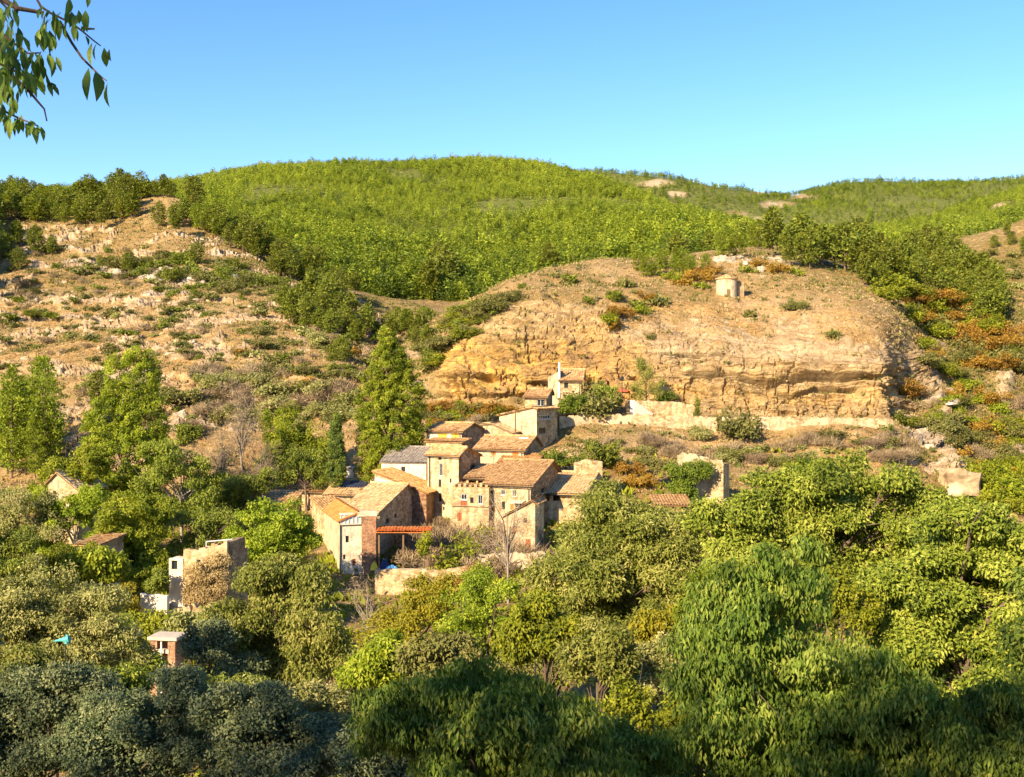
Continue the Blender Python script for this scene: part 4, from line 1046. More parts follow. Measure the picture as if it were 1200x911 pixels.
def nrm(a): return a / (np.linalg.norm(a, axis=-1, keepdims=True) + 1e-9)

def leaf_quads(C, D, Nn, L, W, rg):
    """pointed leaves: base C, direction D, facing roughly Nn"""
    D = nrm(D); S = nrm(np.cross(D, Nn))
    up = nrm(np.cross(S, D))
    L = L[:, None]; W = W[:, None]
    mid = C + D * L * 0.45
    V = np.stack([C, mid + S * W * 0.5 + up * W * 0.12, C + D * L - up * L * 0.10, mid - S * W * 0.5 + up * W * 0.12], 1)
    return V.reshape(-1, 3), np.arange(len(C) * 4).reshape(-1, 4)

def crown_data(blobs, clumps, per, clump_r, leaf, rg, droop=0.3, outward=0.6, shell=(0.55, 1.05), flat=0.75, bottom=-0.75, lobes=0, lobe_f=(0.20, 0.42), lobe_out=1.10):
    """clumps of leaves on the rind of a union of ellipsoids; blobs: (cx,cy,cz,rx,ry,rz)"""
    B = np.asarray(blobs, float)
    if lobes:
        extra = []
        for b in B:
            for _ in range(lobes):
                d = nrm(rg.normal(size=3)); d[2] = d[2] * 0.9 + 0.12; d[1] -= 0.15
                f = rg.uniform(*lobe_f)
                extra.append(np.append(b[:3] + d * b[3:6] * (rg.uniform(0.85, lobe_out) - f * 0.75), b[3:6] * f * np.array((1, 1, rg.uniform(.7, 1.0)))))
        B = np.concatenate([B * np.array((1, 1, 1, .5, .5, .5)), np.array(extra)])
    area = (B[:, 3] * B[:, 5] + B[:, 3] * B[:, 4] + B[:, 4] * B[:, 5]); pr = area / area.sum()
    cen, dirs = [], []
    need = clumps
    while need > 0:
        k = rg.choice(len(B), need * 2, p=pr)
        d = nrm(rg.normal(size=(need * 2, 3)))
        ok = d[:, 2] > bottom
        k, d = k[ok], d[ok]
        r = rg.uniform(shell[0], shell[1], (len(k), 1)) * (1 + 0.16 * noise(d * 2.3 + k[:, None] * 5.1, 1.0, 3)[:, None])
        p = B[k, :3] + d * B[k, 3:6] * r
        inside = np.zeros(len(p), bool)      # drop what lies deep inside another lobe
        for j in range(len(B)):
            q = (p - B[j, :3]) / (B[j, 3:6] + 1e-6)
            inside |= ((q ** 2).sum(1) < 0.22) & (k != j)
        p, d = p[~inside][:need], d[~inside][:need]
        cen.append(p); dirs.append(d); need -= len(p)
    cen = np.concatenate(cen); dirs = np.concatenate(dirs)
    n = len(cen)
    cr = clump_r * rg.uniform(0.6, 1.35, n)
    pp = np.maximum(3, (per * (cr / clump_r) ** 2).astype(int))
    idx = np.repeat(np.arange(n), pp)
    off = rg.normal(size=(len(idx), 3)); off = off / (1 + 0.25 * (off ** 2).sum(1, keepdims=True)); off[:, 2] *= flat
    C = cen[idx] + off * cr[idx][:, None]
    D = rg.normal(size=C.shape) * 0.75 + dirs[idx] * outward * 0.3 + nrm(off) * 0.25; D[:, 2] -= droop * 2
    Nn = rg.normal(size=C.shape) * 0.42 + dirs[idx] * 0.8 + nrm(C - C.mean(0)) * 0.5 + np.array((0, 0, 0.2)) + TO_SUN * 0.8
    L = leaf[0] * rg.uniform(0.65, 1.3, len(C)); W = leaf[1] * rg.uniform(0.7, 1.3, len(C))
    V, Fq = leaf_quads(C, D, Nn, L, W, rg)
    base = rg.normal(0.5, 0.2, n) + 0.16 * noise(cen * (2.2 / (np.ptp(cen, 0).max() + 1e-6)) * 3, 1.0, 7)
    t = np.clip(base[idx] + rg.normal(0, 0.16, len(idx)), 0, 1)
    return V, Fq, t, cen

def limb_mesh(cen, base, fork, rad, rg, n_limbs=14, twigs=0, mat=None, name='trunk', top=None, lean=0.0, stems=1):
    """tapered trunk with curved limbs running into the crown"""
    mb = MB()
    base = np.asarray(base, float); fork = np.asarray(fork, float)
    for st in range(stems):
        o = np.array((0, 0, 0.)) if stems == 1 else np.append(rg.normal(0, rad * 2.5, 2), 0)
        n = 5
        pts = [base + o + (fork - base) * k / (n - 1) + np.append(rg.normal(0, rad * 0.35, 2), 0) * (0 < k < n - 1) for k in range(n)]
        mb.tube(pts, [rad * (1.25 if k == 0 else 1.0) * (1 - 0.35 * k / (n - 1)) for k in range(n)], 8)
    sel = rg.choice(len(cen), min(n_limbs, len(cen)), replace=False)
    for q in sel:
        e = cen[q]
        s = base + (fork - base) * rg.uniform(0.6, 1.0)
        m1 = s + (e - s) * 0.4 + np.array((0, 0, 0.12 * np.linalg.norm(e - s))) + rg.normal(0, 0.05, 3) * np.linalg.norm(e - s)
        m2 = s + (e - s) * 0.75 + rg.normal(0, 0.05, 3) * np.linalg.norm(e - s) + np.array((0, 0, 0.05 * np.linalg.norm(e - s)))
        r0 = rad * rg.uniform(0.3, 0.5)
        mb.tube([s, m1, m2, e], [r0, r0 * 0.65, r0 * 0.4, r0 * 0.15], 5)
        for _ in range(twigs):
            f = rg.uniform(0.3, 1.0); p = m1 + (e - m1) * f
            d = nrm(rg.normal(size=3) + np.array((0, 0, 0.3))) * np.linalg.norm(e - s) * rg.uniform(0.15, 0.35)
            mb.tube([p, p + d * 0.5 + rg.normal(0, .03, 3), p + d], [r0 * 0.28, r0 * 0.18, r0 * 0.06], 4)
    return mb.mesh(name, mat or M_bark)

GROUND = lambda px, Y: LA.ground(px, Y) if Y > 40 else float(bank_z(np.array(tx(px) * Y), np.array(float(Y))))

def tree(name, label, cat, px, Y, blobs, mat, leaf, clumps, per, clump_r, seed, rad=0.2, droop=0.3, bark=None, group=None, limbs=14, base=None,
         shell=(0.55, 1.05), twigs=0, flat=0.75, fork=0.45, deep=0.85, stems=1, bottom=-0.9, lobes=14, lobe_f=(0.18, 0.42), lobe_out=1.15):
    """one tree: crown lobes given as (bearing, row, half width, half height[, metres nearer/farther])"""
    rg = np.random.default_rng(seed)
    z0 = GROUND(px, Y) - 0.2 if base is None else zpx(base, Y)
    o = np.array((tx(px) * Y, Y, z0))
    s = Y / F
    B = []
    for b in blobs:
        dy = b[4] if len(b) > 4 else 0.0
        c = at(b[0], b[1], Y) - o; c[1] += dy
        B.append((c[0], c[1], c[2], b[2] * s, max(b[2] * deep, min(b[2], b[3]) * 0.8) * s, b[3] * s))
    V, Fq, t, cen = crown_data(B, clumps, per, clump_r, leaf, rg, droop=droop, shell=shell, flat=flat, bottom=bottom, lobes=lobes, lobe_f=lobe_f, lobe_out=lobe_out)
    root = empty(name, o, label=label, cat=cat, group=group)
    obj('crown', mesh_np('crown', V, Fq, mat, t), root)
    top = max(b[2] for b in B); low = min(b[2] - b[5] for b in B); mx = np.mean([b[0] for b in B])
    fk = (mx * 0.6, 0, max(0.6, low + (top - low) * fork))
    obj('trunk', limb_mesh(cen, (0, 0, -0.3), fk, rad, rg, limbs, twigs, bark or M_bark, stems=stems), root)
    return root

def copy_tree(src, loc, rz, sc, label=None, group=None):
    c = src.copy(); COL.objects.link(c)
    for ch in src.children:
        d = ch.copy(); COL.objects.link(d); d.parent = c
    c.location = [float(v) for v in loc]; c.rotation_euler = (0, 0, rz); c.scale = (sc[0], sc[0], sc[1])
    if label: c['label'] = label
    if group: c['group'] = group
    return c

# ---- kinds that repeat: pines, bushes (built once at about 1 m scale units, then copied)
def pine_data(rg, h=9.0, w=2.6, levels=10, lift=0.22, leaf=(0.80, 0.36), per=8, rounded=True):
    C = []; DR = []
    for k in range(levels):
        f = k / (levels - 1)
        z = h * (lift + (1 - lift) * f ** 0.9)
        prof = (math.sin(math.pi * (0.22 + 0.78 * f) ** 1.15) ** 0.7 if rounded else (1 - f) ** 0.75 * (0.6 + 0.4 * min(1, f * 6)))
        rr_ = w * max(0.12, prof)
        n = max(3, int(9 * prof) + 1)
        a0 = rg.uniform(0, 6.28)
        for j in range(n):
            if rg.random() < 0.12: continue
            a = a0 + 6.28 * j / n + rg.normal(0, 0.25); L = rr_ * rg.uniform(0.65, 1.15)
            for q in (0.45, 0.75, 1.0):
                p = np.array((math.cos(a) * L * q, math.sin(a) * L * q, z + h * 0.02 * q - 0.10 * L * q * (1 - f) + rg.normal(0, 0.12)))
                C.append(p); DR.append((math.cos(a) * .8, math.sin(a) * .8, 0.5))
    C = np.array(C); DR = np.array(DR)
    idx = np.repeat(np.arange(len(C)), per)
    off = rg.normal(size=(len(idx), 3)) * np.array((0.25, 0.25, 0.14)) * (w / 2.6)
    D = off * 1.6 + DR[idx] * 0.5 + rg.normal(size=off.shape) * 0.3
    Nn = rg.normal(size=off.shape) * 0.55 + DR[idx] * 0.5 + np.array((0, 0, 0.4)) + TO_SUN * 0.4
    n = len(idx)
    V, Fq = leaf_quads(C[idx] + off, D, Nn, leaf[0] * rg.uniform(0.7, 1.25, n), leaf[1] * rg.uniform(0.7, 1.3, n), rg)
    t = np.clip(rg.normal(0.5, 0.15, len(C))[idx] + rg.normal(0, 0.14, n), 0, 1)
    return V, Fq, t, C

PROTO = {}
def make_pine(kind, mat, seed, **kw):
    rg = np.random.default_rng(seed)
    V, Fq, t, C = pine_data(rg, **kw)
    h = kw.get('h', 9.0)
    tm = MB(); pts = [(0, 0, -1.0), (0.05, 0, h * .3), (-.04, .05, h * .65), (0, 0, h * 0.97)]
    tm.tube(pts, [.2, .16, .1, .03], 6)
    for q in rg.choice(len(C), 16, replace=False):
        p = C[q]; tm.tube([(0, 0, p[2] - .35), tuple(p * np.array((.5, .5, 1)) - np.array((0, 0, .12))), tuple(p)], [.06, .04, .015], 4)
    PROTO[kind] = (mesh_np('crown', V, Fq, mat, t), tm.mesh('trunk', M_bark), h)
for k in range(3): make_pine(('pine', k), L_pine, 300 + k, h=9.0, w=(2.9, 2.4, 3.3)[k], levels=(9, 10, 8)[k])
for k in range(3): make_pine(('tallpine', k), L_hill, 340 + k, h=15.0, w=(3.6, 3.0, 3.3)[k], levels=13, per=16, leaf=(0.55, 0.22), lift=0.12)
for k in range(3): make_pine(('hill', k), L_hill, 320 + k, h=8.0, w=(2.6, 2.2, 2.9)[k], levels=8, per=8, leaf=(0.75, 0.28), lift=0.15)
def make_bush(kind, mat, seed, leaf=(0.105, 0.05), clumps=110, per=22, cr=0.17, squash=0.75, bark=None, droop=-0.05):
    rg = np.random.default_rng(seed)
    B = [(0, 0, .42 * squash, .8, .8, .5 * squash), (rg.uniform(-.6, .6), rg.uniform(-.4, .4), .40 * squash, .6, .6, .5 * squash), (rg.uniform(-.6, .6), rg.uniform(-.5, .5), .62 * squash, .45, .45, .45 * squash), (rg.uniform(-.8, .8), rg.uniform(-.5, .5), .3 * squash, .5, .5, .4 * squash)]
    V, Fq, t, C = crown_data(B, clumps, per, cr, leaf, rg, droop=droop, shell=(0.35, 1.1), lobes=4)
    tm = MB()
    for q in rg.choice(len(C), 12, replace=False):
        tm.tube([(rg.normal(0, .06), rg.normal(0, .06), -.35), tuple(C[q] * np.array((.45, .45, .5))), tuple(C[q])], [.03, .02, .006], 4)
    sel = rg.permutation(len(Fq))[:420]; c = V.reshape(-1, 4, 3)[sel]; m = c.mean(1, keepdims=True)
    PROTO[kind] = (mesh_np('foliage', V, Fq, mat, t), tm.mesh('stems', bark or M_bark), 1.0, (m + (c - m) * 2.1, t[sel], mat))
for k in range(2):
    make_bush(('scrub', k), L_scrub, 400 + k); make_bush(('rust', k), L_rust, 410 + k); make_bush(('dark', k), L_pine, 420 + k)
    make_bush(('dry', k), L_dry, 430 + k, leaf=(0.26, 0.016), per=26, bark=M_grey_bark, droop=-0.4); make_bush(('gold', k), L_gold, 440 + k); make_bush(('grey', k), L_dusty, 450 + k)

FIRST = {}
def plant(kind, loc, size, rz, label, cat, group, name):
    """one pine or bush; the first of a kind is built, the others copy it"""
    crown, trunk, h = PROTO[kind][:3]
    if kind not in FIRST:
        r = empty(name, loc, rz, label=label, cat=cat, group=group)
        obj('crown' if name.endswith('pine') else 'foliage', crown, r); obj('trunk' if name.endswith('pine') else 'stems', trunk, r)
        FIRST[kind] = r
    else:
        r = copy_tree(FIRST[kind], loc, rz, (1, 1), label, group)
        r.name = name; r['category'] = cat
    r.location = [float(v) for v in loc]; r.rotation_euler = (0, 0, rz); r.scale = size if isinstance(size, tuple) else (size, size, size)
    return r

def poly_pts(poly, n, rg, mind=0.0):
    P = np.array(poly, float); lo, hi = P.min(0), P.max(0); out = []; tries = 0
    while len(out) < n and tries < n * 60:
        tries += 1
        q = lo + rg.random(2) * (hi - lo); c = False; j = len(P) - 1
        for i in range(len(P)):
            if (P[i, 1] > q[1]) != (P[j, 1] > q[1]) and q[0] < (P[j, 0] - P[i, 0]) * (q[1] - P[i, 1]) / (P[j, 1] - P[i, 1]) + P[i, 0]: c = not c
            j = i
        if c and (mind == 0 or all((q[0] - a[0]) ** 2 + ((q[1] - a[1]) * 1.6) ** 2 > mind * mind for a in out)): out.append(tuple(q))
    return out
def scatter(poly, n, kinds, px_size, L, vmin, name, label, cat, group, seed, mind=0.0, squash=(0.8, 1.2), sink=0.15):
    """px_size: height range in photo pixels at the point"""
    rg = np.random.default_rng(seed); made = 0
    for (px, py) in (poly if n == 0 else poly_pts(poly, n, rg, mind)):
        if 166 < px < 224 and 228 < py < 264 and name == 'pine' and n: continue
        g = L.hit(px, py, vmin)
        if g is None or HZ - g[2] / g[1] * F < py - 4: continue
        kind = kinds[rg.integers(len(kinds))]
        hh = rg.uniform(*px_size) / F * g[1]
        s = hh / PROTO[kind][2] if kind[0] in ('pine', 'hill', 'tallpine') else hh / 0.85
        q = rg.uniform(*squash)
        g[2] -= sink * (s if kind[0] not in ('pine', 'hill', 'tallpine') else 1)
        args = (kind, g, (s * q, s * q, s), rg.uniform(0, 6.28), label, cat, group, name)
        if name == 'bush': BUSHES.append((hh * q / g[1], args))
        else: plant(*args)
        made += 1
    return made
BUSHES = []
P3 = [('pine', 0), ('pine', 1), ('pine', 2)]; H3 = [('hill', 0), ('hill', 1), ('hill', 2)]
ALLP = P3 + [('hill', 0)]
# left ridge and slope
scatter([(-10, 240), (60, 236), (150, 232), (225, 232), (262, 262), (262, 285), (228, 270), (190, 246), (150, 262), (110, 268), (60, 262), (-10, 262)], 64, ALLP, (20, 34), LA, 8, 'pine', 'dark green pine in the belt along the left hand ridge', 'pine', 'pines along the left ridge', 1, 9.5)
scatter([(30, 232), (120, 228), (210, 224), (240, 222)], 0, ALLP, (18, 24), LA, 8, 'pine', 'pine standing on the skyline of the left hand ridge', 'pine', 'pines on the left skyline', 2)
scatter([(x, 238 - 0.03 * x) for x in range(-8, 236, 9)], 0, ALLP, (17, 27), LA, 8, 'pine', 'pine standing on the skyline of the left hand ridge', 'pine', 'pines on the left skyline', 3)
scatter([(228, 258), (262, 262), (330, 310), (420, 345), (400, 352), (320, 322), (262, 290)], 34, P3, (22, 36), LA, 8, 'pine', 'pine at the lower left edge of the wooded hill', 'pine', 'pines along the wood edge', 4, 8)
scatter([(328, 352), (385, 362), (428, 392), (424, 408), (372, 392), (330, 378)], 20, P3, (26, 42), LA, 6, 'pine', 'dark pine in the cluster above the gully behind the poplar', 'pine', 'pines of the gully cluster', 5, 10)
scatter([(426, 380), (500, 385), (500, 410), (440, 420)], 14, P3, (18, 30), LA, 6, 'pine', 'pine growing in the gully between slope and cliff', 'pine', 'pines in the gully', 6, 9)
scatter([(185, 268), (215, 262), (205, 274), (60, 300), (150, 322), (230, 312)], 0, P3, (22, 28), LA, 7, 'pine', 'lone pine on the bare upper left slope', 'pine', 'lone pines on the bare slope', 8)
scatter([(203, 268)], 0, P3, (26, 30), LA, 7, 'pine', 'single pine inside the clearing on the left hand ridge', 'pine', None, 92)
scatter([(18, 290), (2, 305), (20, 318), (-10, 330), (40, 300)], 0, P3, (26, 34), LA, 7, 'pine', 'shaded pine at the left edge of the slope', 'pine', 'shaded pines at the left edge', 9)
scatter([(-22, 262), (-32, 285), (-18, 300), (-45, 270), (-30, 318), (-55, 300), (-24, 335), (-40, 345), (-14, 278), (-60, 330), (-70, 300), (-80, 330)], 0, P3, (38, 56), LA, 6, 'pine', 'pine on the slope beyond the left edge', 'pine', 'pines beyond the left edge', 91)
scatter([(-4, 545), (8, 556), (20, 548), (36, 553), (52, 556), (60, 548), (-18, 540), (26, 532), (46, 535), (14, 562), (40, 562)], 0, [('tallpine', 0), ('tallpine', 1), ('tallpine', 2)], (66, 135), LA, 4, 'pine', 'tall pine in the sunlit group at the left edge above the trees', 'pine', 'tall pines at the left edge', 10, squash=(0.7, 1.05))
scatter([(118, 478)], 0, P3, (40, 42), LA, 4, 'pine', 'small pine on the slope left of the twin poplar', 'pine', None, 11)
# on top of the dome and the right hand slope
scatter([(905, 302), (925, 312), (938, 308), (948, 316), (962, 312), (978, 312), (990, 318), (1003, 314)], 0, P3, (38, 56), LA, 9, 'pine', 'tall pine standing behind the top of the rocky dome', 'pine', 'tall pines behind the dome', 12)
scatter([(850, 298), (862, 300), (888, 292), (845, 302)], 0, H3, (24, 32), LA, 9, 'pine', 'light green pine rising just behind the round hermitage', 'pine', 'pines behind the hermitage', 13)
scatter([(690, 300), (702, 300), (715, 302), (676, 306), (730, 300)], 0, P3, (20, 32), LA, 9, 'pine', 'dark pine on the upper left shoulder of the dome', 'pine', 'pines on the dome shoulder', 14)
scatter([(1000, 320), (1090, 305), (1140, 325), (1175, 365), (1172, 385), (1125, 372), (1075, 345), (1010, 335)], 58, P3, (28, 44), LA, 8, 'pine', 'green pine in the grove on the right hand slope', 'pine', 'pines of the right grove', 15, 10)
scatter([(740, 318), (800, 312), (830, 318), (770, 330)], 10, H3, (16, 26), LA, 9, 'pine', 'small pine on the crest left of the hermitage', 'pine', 'small pines left of the hermitage', 16, 8)
scatter([(1185, 290), (1165, 292), (1198, 300), (1180, 278), (1045, 280), (1030, 290)], 0, P3, (14, 22), LA, 9, 'pine', 'small pine on the bare right hand shoulder', 'pine', 'small pines on the right shoulder', 17)
# bushes
SCR = [('scrub', 0), ('scrub', 1), ('dark', 0), ('grey', 0)]
scatter([(0, 300), (120, 290), (260, 300), (320, 330), (400, 400), (410, 450), (300, 440), (190, 430), (0, 440)], 300, SCR + [('dry', 0), ('scrub', 0)], (3, 10), LA, 6, 'bush', 'low scrubby bush on the dry left hand slope', 'bush', 'bushes on the left slope', 21, 4, (0.9, 1.7))
scatter([(120, 300), (230, 300), (330, 335), (250, 345), (130, 322)], 26, [('dark', 0), ('dark', 1), ('scrub', 1)], (11, 20), LA, 6, 'bush', 'rounded dark bush beside the grey outcrop on the left slope', 'bush', 'dark bushes by the outcrop', 22, 9, (0.9, 1.5))
scatter([(320, 370), (440, 400), (440, 470), (350, 450), (270, 425)], 30, SCR + [('rust', 0)], (8, 16), LA, 6, 'bush', 'scrub bush on the ledges left of the tall poplar', 'bush', 'bushes on the ledges', 23, 8, (0.9, 1.5))
scatter([(500, 395), (545, 362), (600, 350), (560, 385), (520, 425), (500, 440)], 40, [('scrub', 0), ('scrub', 1), ('dark', 1), ('gold', 0)], (10, 18), LA, 6.5, 'bush', 'dense bush on the left flank of the rocky dome', 'bush', 'bushes on the dome flank', 24, 5, (1.0, 1.6))
scatter([(612, 338), (650, 325), (686, 355), (712, 378), (745, 362), (758, 398), (722, 352), (770, 356), (880, 372), (930, 362), (974, 394), (735, 338), (665, 333)], 0, [('scrub', 0), ('dark', 0), ('gold', 0)], (8, 18), LA, 7, 'bush', 'lone bush on the bare face of the dome', 'bush', 'lone bushes on the dome', 25, squash=(0.8, 1.2))
scatter([(715, 350), (722, 372), (746, 368), (760, 352), (718, 385), (800, 335), (815, 328), (822, 338), (875, 320), (885, 312), (910, 320), (930, 322), (790, 330), (832, 322)], 0, [('rust', 0), ('rust', 1), ('gold', 1)], (10, 18), LA, 7, 'bush', 'rust coloured bush among the rocks near the hermitage', 'bush', 'rusty bushes near the hermitage', 26)
scatter([(1010, 330), (1090, 330), (1160, 380), (1195, 400), (1190, 440), (1140, 420), (1060, 375)], 50, [('rust', 0), ('rust', 1), ('gold', 0), ('scrub', 1)], (12, 26), LA, 7, 'bush', 'autumn coloured bush below the grove on the right slope', 'bush', 'autumn bushes on the right slope', 27, 8, (0.9, 1.4))
scatter([(1070, 400), (1130, 420), (1195, 470), (1195, 590), (1130, 560), (1090, 500), (1060, 460)], 64, [('rust', 0), ('gold', 0), ('scrub', 0), ('scrub', 1), ('dry', 1), ('gold', 1)], (10, 24), LA, 5.5, 'bush', 'mixed bush among the rock ribs on the lower right', 'bush', 'bushes among the rock ribs', 28, 9, (0.8, 1.3))
scatter([(1040, 300), (1195, 300), (1195, 345), (1170, 330)], 22, SCR, (5, 12), LA, 9, 'bush', 'small bush on the bare slope at the upper right', 'bush', 'bushes on the upper right slope', 29, 7)
scatter([(1140, 560), (1195, 560), (1195, 605), (1150, 600)], 16, [('gold', 0), ('gold', 1)], (24, 40), LA, 4, 'bush', 'yellow green bush in the hollow at the right edge', 'bush', 'yellow bushes at the right edge', 30, 9)
scatter([(660, 512), (760, 520), (840, 528), (1040, 505), (1080, 540), (900, 545), (800, 540), (690, 530)], 60, [('dry', 0), ('dry', 1), ('grey', 0), ('scrub', 0)], (6, 17), LA, 4, 'bush', 'dry thorny bush on the bank under the terrace wall', 'bush', 'dry bushes under the terrace wall', 31, 7, (0.9, 1.6))
scatter([(505, 480), (560, 480), (600, 488), (560, 500), (505, 505)], 26, [('gold', 0), ('scrub', 0), ('rust', 1), ('dry', 0)], (10, 18), LA, 5, 'bush', 'bush below the ochre cliff left of the houses', 'bush', 'bushes below the ochre cliff', 32, 6, (0.9, 1.5))
scatter([(210, 440), (300, 440), (420, 470), (430, 500), (320, 500), (220, 500)], 50, [('dry', 0), ('dry', 1), ('grey', 1), ('scrub', 0), ('grey', 0)], (10, 26), LA, 4, 'bush', 'greyish thicket bush at the foot of the left slope', 'bush', 'thicket at the slope foot', 33, 8, (0.9, 1.4))
scatter([(80, 440), (130, 440), (240, 470), (230, 520), (120, 520)], 26, [('dry', 0), ('grey', 0), ('dark', 0)], (8, 20), LA, 4, 'bush', 'bush on the slope behind the twin poplar', 'bush', 'bushes behind the twin poplar', 34, 8)
scatter([(490, 640), (560, 640), (630, 650), (620, 690), (500, 690)], 26, [('dry', 0), ('dry', 1), ('gold', 0)], (22, 44), LA, 2.3, 'bush', 'bare reddish brown bush below the village walls', 'bush', 'brown bushes below the village', 35, 12, (0.9, 1.4))
scatter([(560, 602), (545, 612), (530, 617), (602, 640), (512, 622), (520, 630), (580, 625)], 0, [('scrub', 0), ('gold', 1), ('dry', 0)], (12, 22), LA, 2.5, 'bush', 'bush at the foot of the village house walls', 'bush', 'bushes at the house walls', 36)
for a in [(697, 548, 31, 'dark', 'dark green conical bush beside the wall stub'), (860, 512, 34, 'scrub', 'large grey green bush hiding the end of the terrace wall'), (818, 517, 18, 'grey', 'grey green bush halfway along the terrace wall'),
          (1058, 500, 20, 'dark', 'bright green bush at the right end of the cliff path'), (735, 560, 18, 'rust', 'rust red bush between the two hedges'), (748, 572, 18, 'rust', 'orange bush low beside the collapsed shed'),
          (690, 488, 40, 'scrub', 'tall leafy shrub in front of the timber porch'), (935, 560, 24, 'gold', 'yellow bush behind the big right hand tree')]:
    g = LA.hit(a[0], a[1], 2.0); hh = a[2] / F * g[1] / .85
    plant((a[3], 1 if a[0] != 697 else 0), g, (hh, hh, hh), a[0] * 1.0, a[4], 'bush', None, 'bush')

BUSHES.sort(key=lambda q: -q[0])
for _, args in BUSHES[:288]: plant(*args)
def small_bushes(items):
    mats, Vs, Ts, Ms = [], [], [], []
    for _, (kind, g, sz, rz, *_r) in items:
        V, t, mat = PROTO[kind][3]
        if mat not in mats: mats.append(mat)
        c, s_ = math.cos(rz), math.sin(rz)
        G = np.stack([V[..., 0] * c - V[..., 1] * s_, V[..., 0] * s_ + V[..., 1] * c, V[..., 2]], -1) * np.array(sz) + g
        Vs.append(G.reshape(-1, 3)); Ts.append(t); Ms.append(np.full(len(t), mats.index(mat)))
    V = np.concatenate(Vs)
    return mesh_np('low_bushes', V, np.arange(len(V)).reshape(-1, 4), mats, np.concatenate(Ts), np.concatenate(Ms))
obj('low_bushes', small_bushes(BUSHES[288:]), kind='stuff')
print('bushes', len(BUSHES))

# ---- the wood on the hills
def sample_loft(L, step_px, step_py, rg, avoid=None, hmin=0, ylim=None):
    """points over the ground of a hill, about one per step seen from the valley"""
    a, b = L.P.shape[:2]; out = []
    n = int(a * b)
    du = np.linalg.norm(np.gradient(L.P, axis=0), axis=-1); dv = np.linalg.norm(np.gradient(L.P, axis=1), axis=-1)
    return du * dv
def wood(L, dens, seed, vmin, vmax, umin=-60, umax=1260):
    rg = np.random.default_rng(seed)
    ar = sample_loft(L, 0, 0, rg)
    ok = (L.V >= vmin) & (L.V <= vmax) & (L.U > umin) & (L.U < umax)
    lam = ar * dens * ok
    lam = lam * np.clip(1 - 1.3 * L.bare, 0, 1) * np.clip(0.95 + 0.8 * noise(L.P, 0.02, seed), 0.2, 1.4) * np.clip(1.15 - 1.7 * sstep(0.42, 0.7, noise(L.P, 0.028, seed + 5)), 0.12, 1)
    cnt = rg.poisson(lam)
    i, j = np.nonzero(cnt)
    i = np.repeat(i, cnt[i, j]) if False else np.concatenate([np.full(c, x) for x, c in zip(i, cnt[i, j])])
    j = np.concatenate([np.full(c, y) for y, c in zip(*(np.nonzero(cnt)[1], cnt[np.nonzero(cnt)]))])
    fu = np.clip(i + rg.uniform(-.5, .5, len(i)), 0, L.P.shape[0] - 1.001); fv = np.clip(j + rg.uniform(-.5, .5, len(j)), 0, L.P.shape[1] - 1.001)
    i0, j0 = fu.astype(int), fv.astype(int); a, b = (fu - i0)[:, None], (fv - j0)[:, None]
    P = L.P[i0, j0] * (1 - a) * (1 - b) + L.P[i0 + 1, j0] * a * (1 - b) + L.P[i0, j0 + 1] * (1 - a) * b + L.P[i0 + 1, j0 + 1] * a * b
    return P
WB = wood(LB, 0.165, 61, 0.2, 3.25); WE = wood(LE, 0.07, 62, 0.3, 3.2); WC = wood(LC, 0.045, 63, 0.2, 2.35)
W = np.concatenate([WB, WE, WC]); wh = np.concatenate([np.full(len(WB), 1.0), np.full(len(WE), 0.95), np.full(len(WC), 1.0)])
rg = np.random.default_rng(64)
size = wh * np.clip(rg.lognormal(-0.66, 0.25, len(W)), .3, 1.25) * (1 + 0.25 * noise(W, 0.03, 9)) * np.interp(W[:, 1], [430, 500, 560, 640], [1.6, 1.35, 0.95, 0.8])
# keep what can be seen over the nearer ground
pyt = HZ - (W[:, 2] + size * 8) / W[:, 1] * F; pxs = W[:, 0] / W[:, 1] * F + 600
nearline = np.array([LA.PY[LA.col(p)].min() for p in np.arange(-60, 1262, 4)])
keep = (pyt < np.interp(pxs, np.arange(-60, 1262, 4), nearline) + 3) & (pxs > -40) & (pxs < 1240)
W, size = W[keep], size[keep]
n_pine_done = sum(1 for o in bpy.data.objects if o.name.split('.')[0] == 'pine' and o.parent is None)
order = np.argsort(-(size / W[:, 1])); big = order[:max(0, 298 - n_pine_done)]; rest = order[max(0, 298 - n_pine_done):]
for q in big:
    k = P3[rg.integers(3)] if rg.random() < .6 else H3[rg.integers(3)]; s = float(size[q]) * .95
    plant(k, W[q] - np.array((0, 0, .3)), (s, s, s), rg.uniform(0, 6.28), 'green pine along the lower front of the wooded hill', 'pine', 'pines at the front of the wood', 'pine')
print('pines', n_pine_done, 'wood', len(big), len(rest))
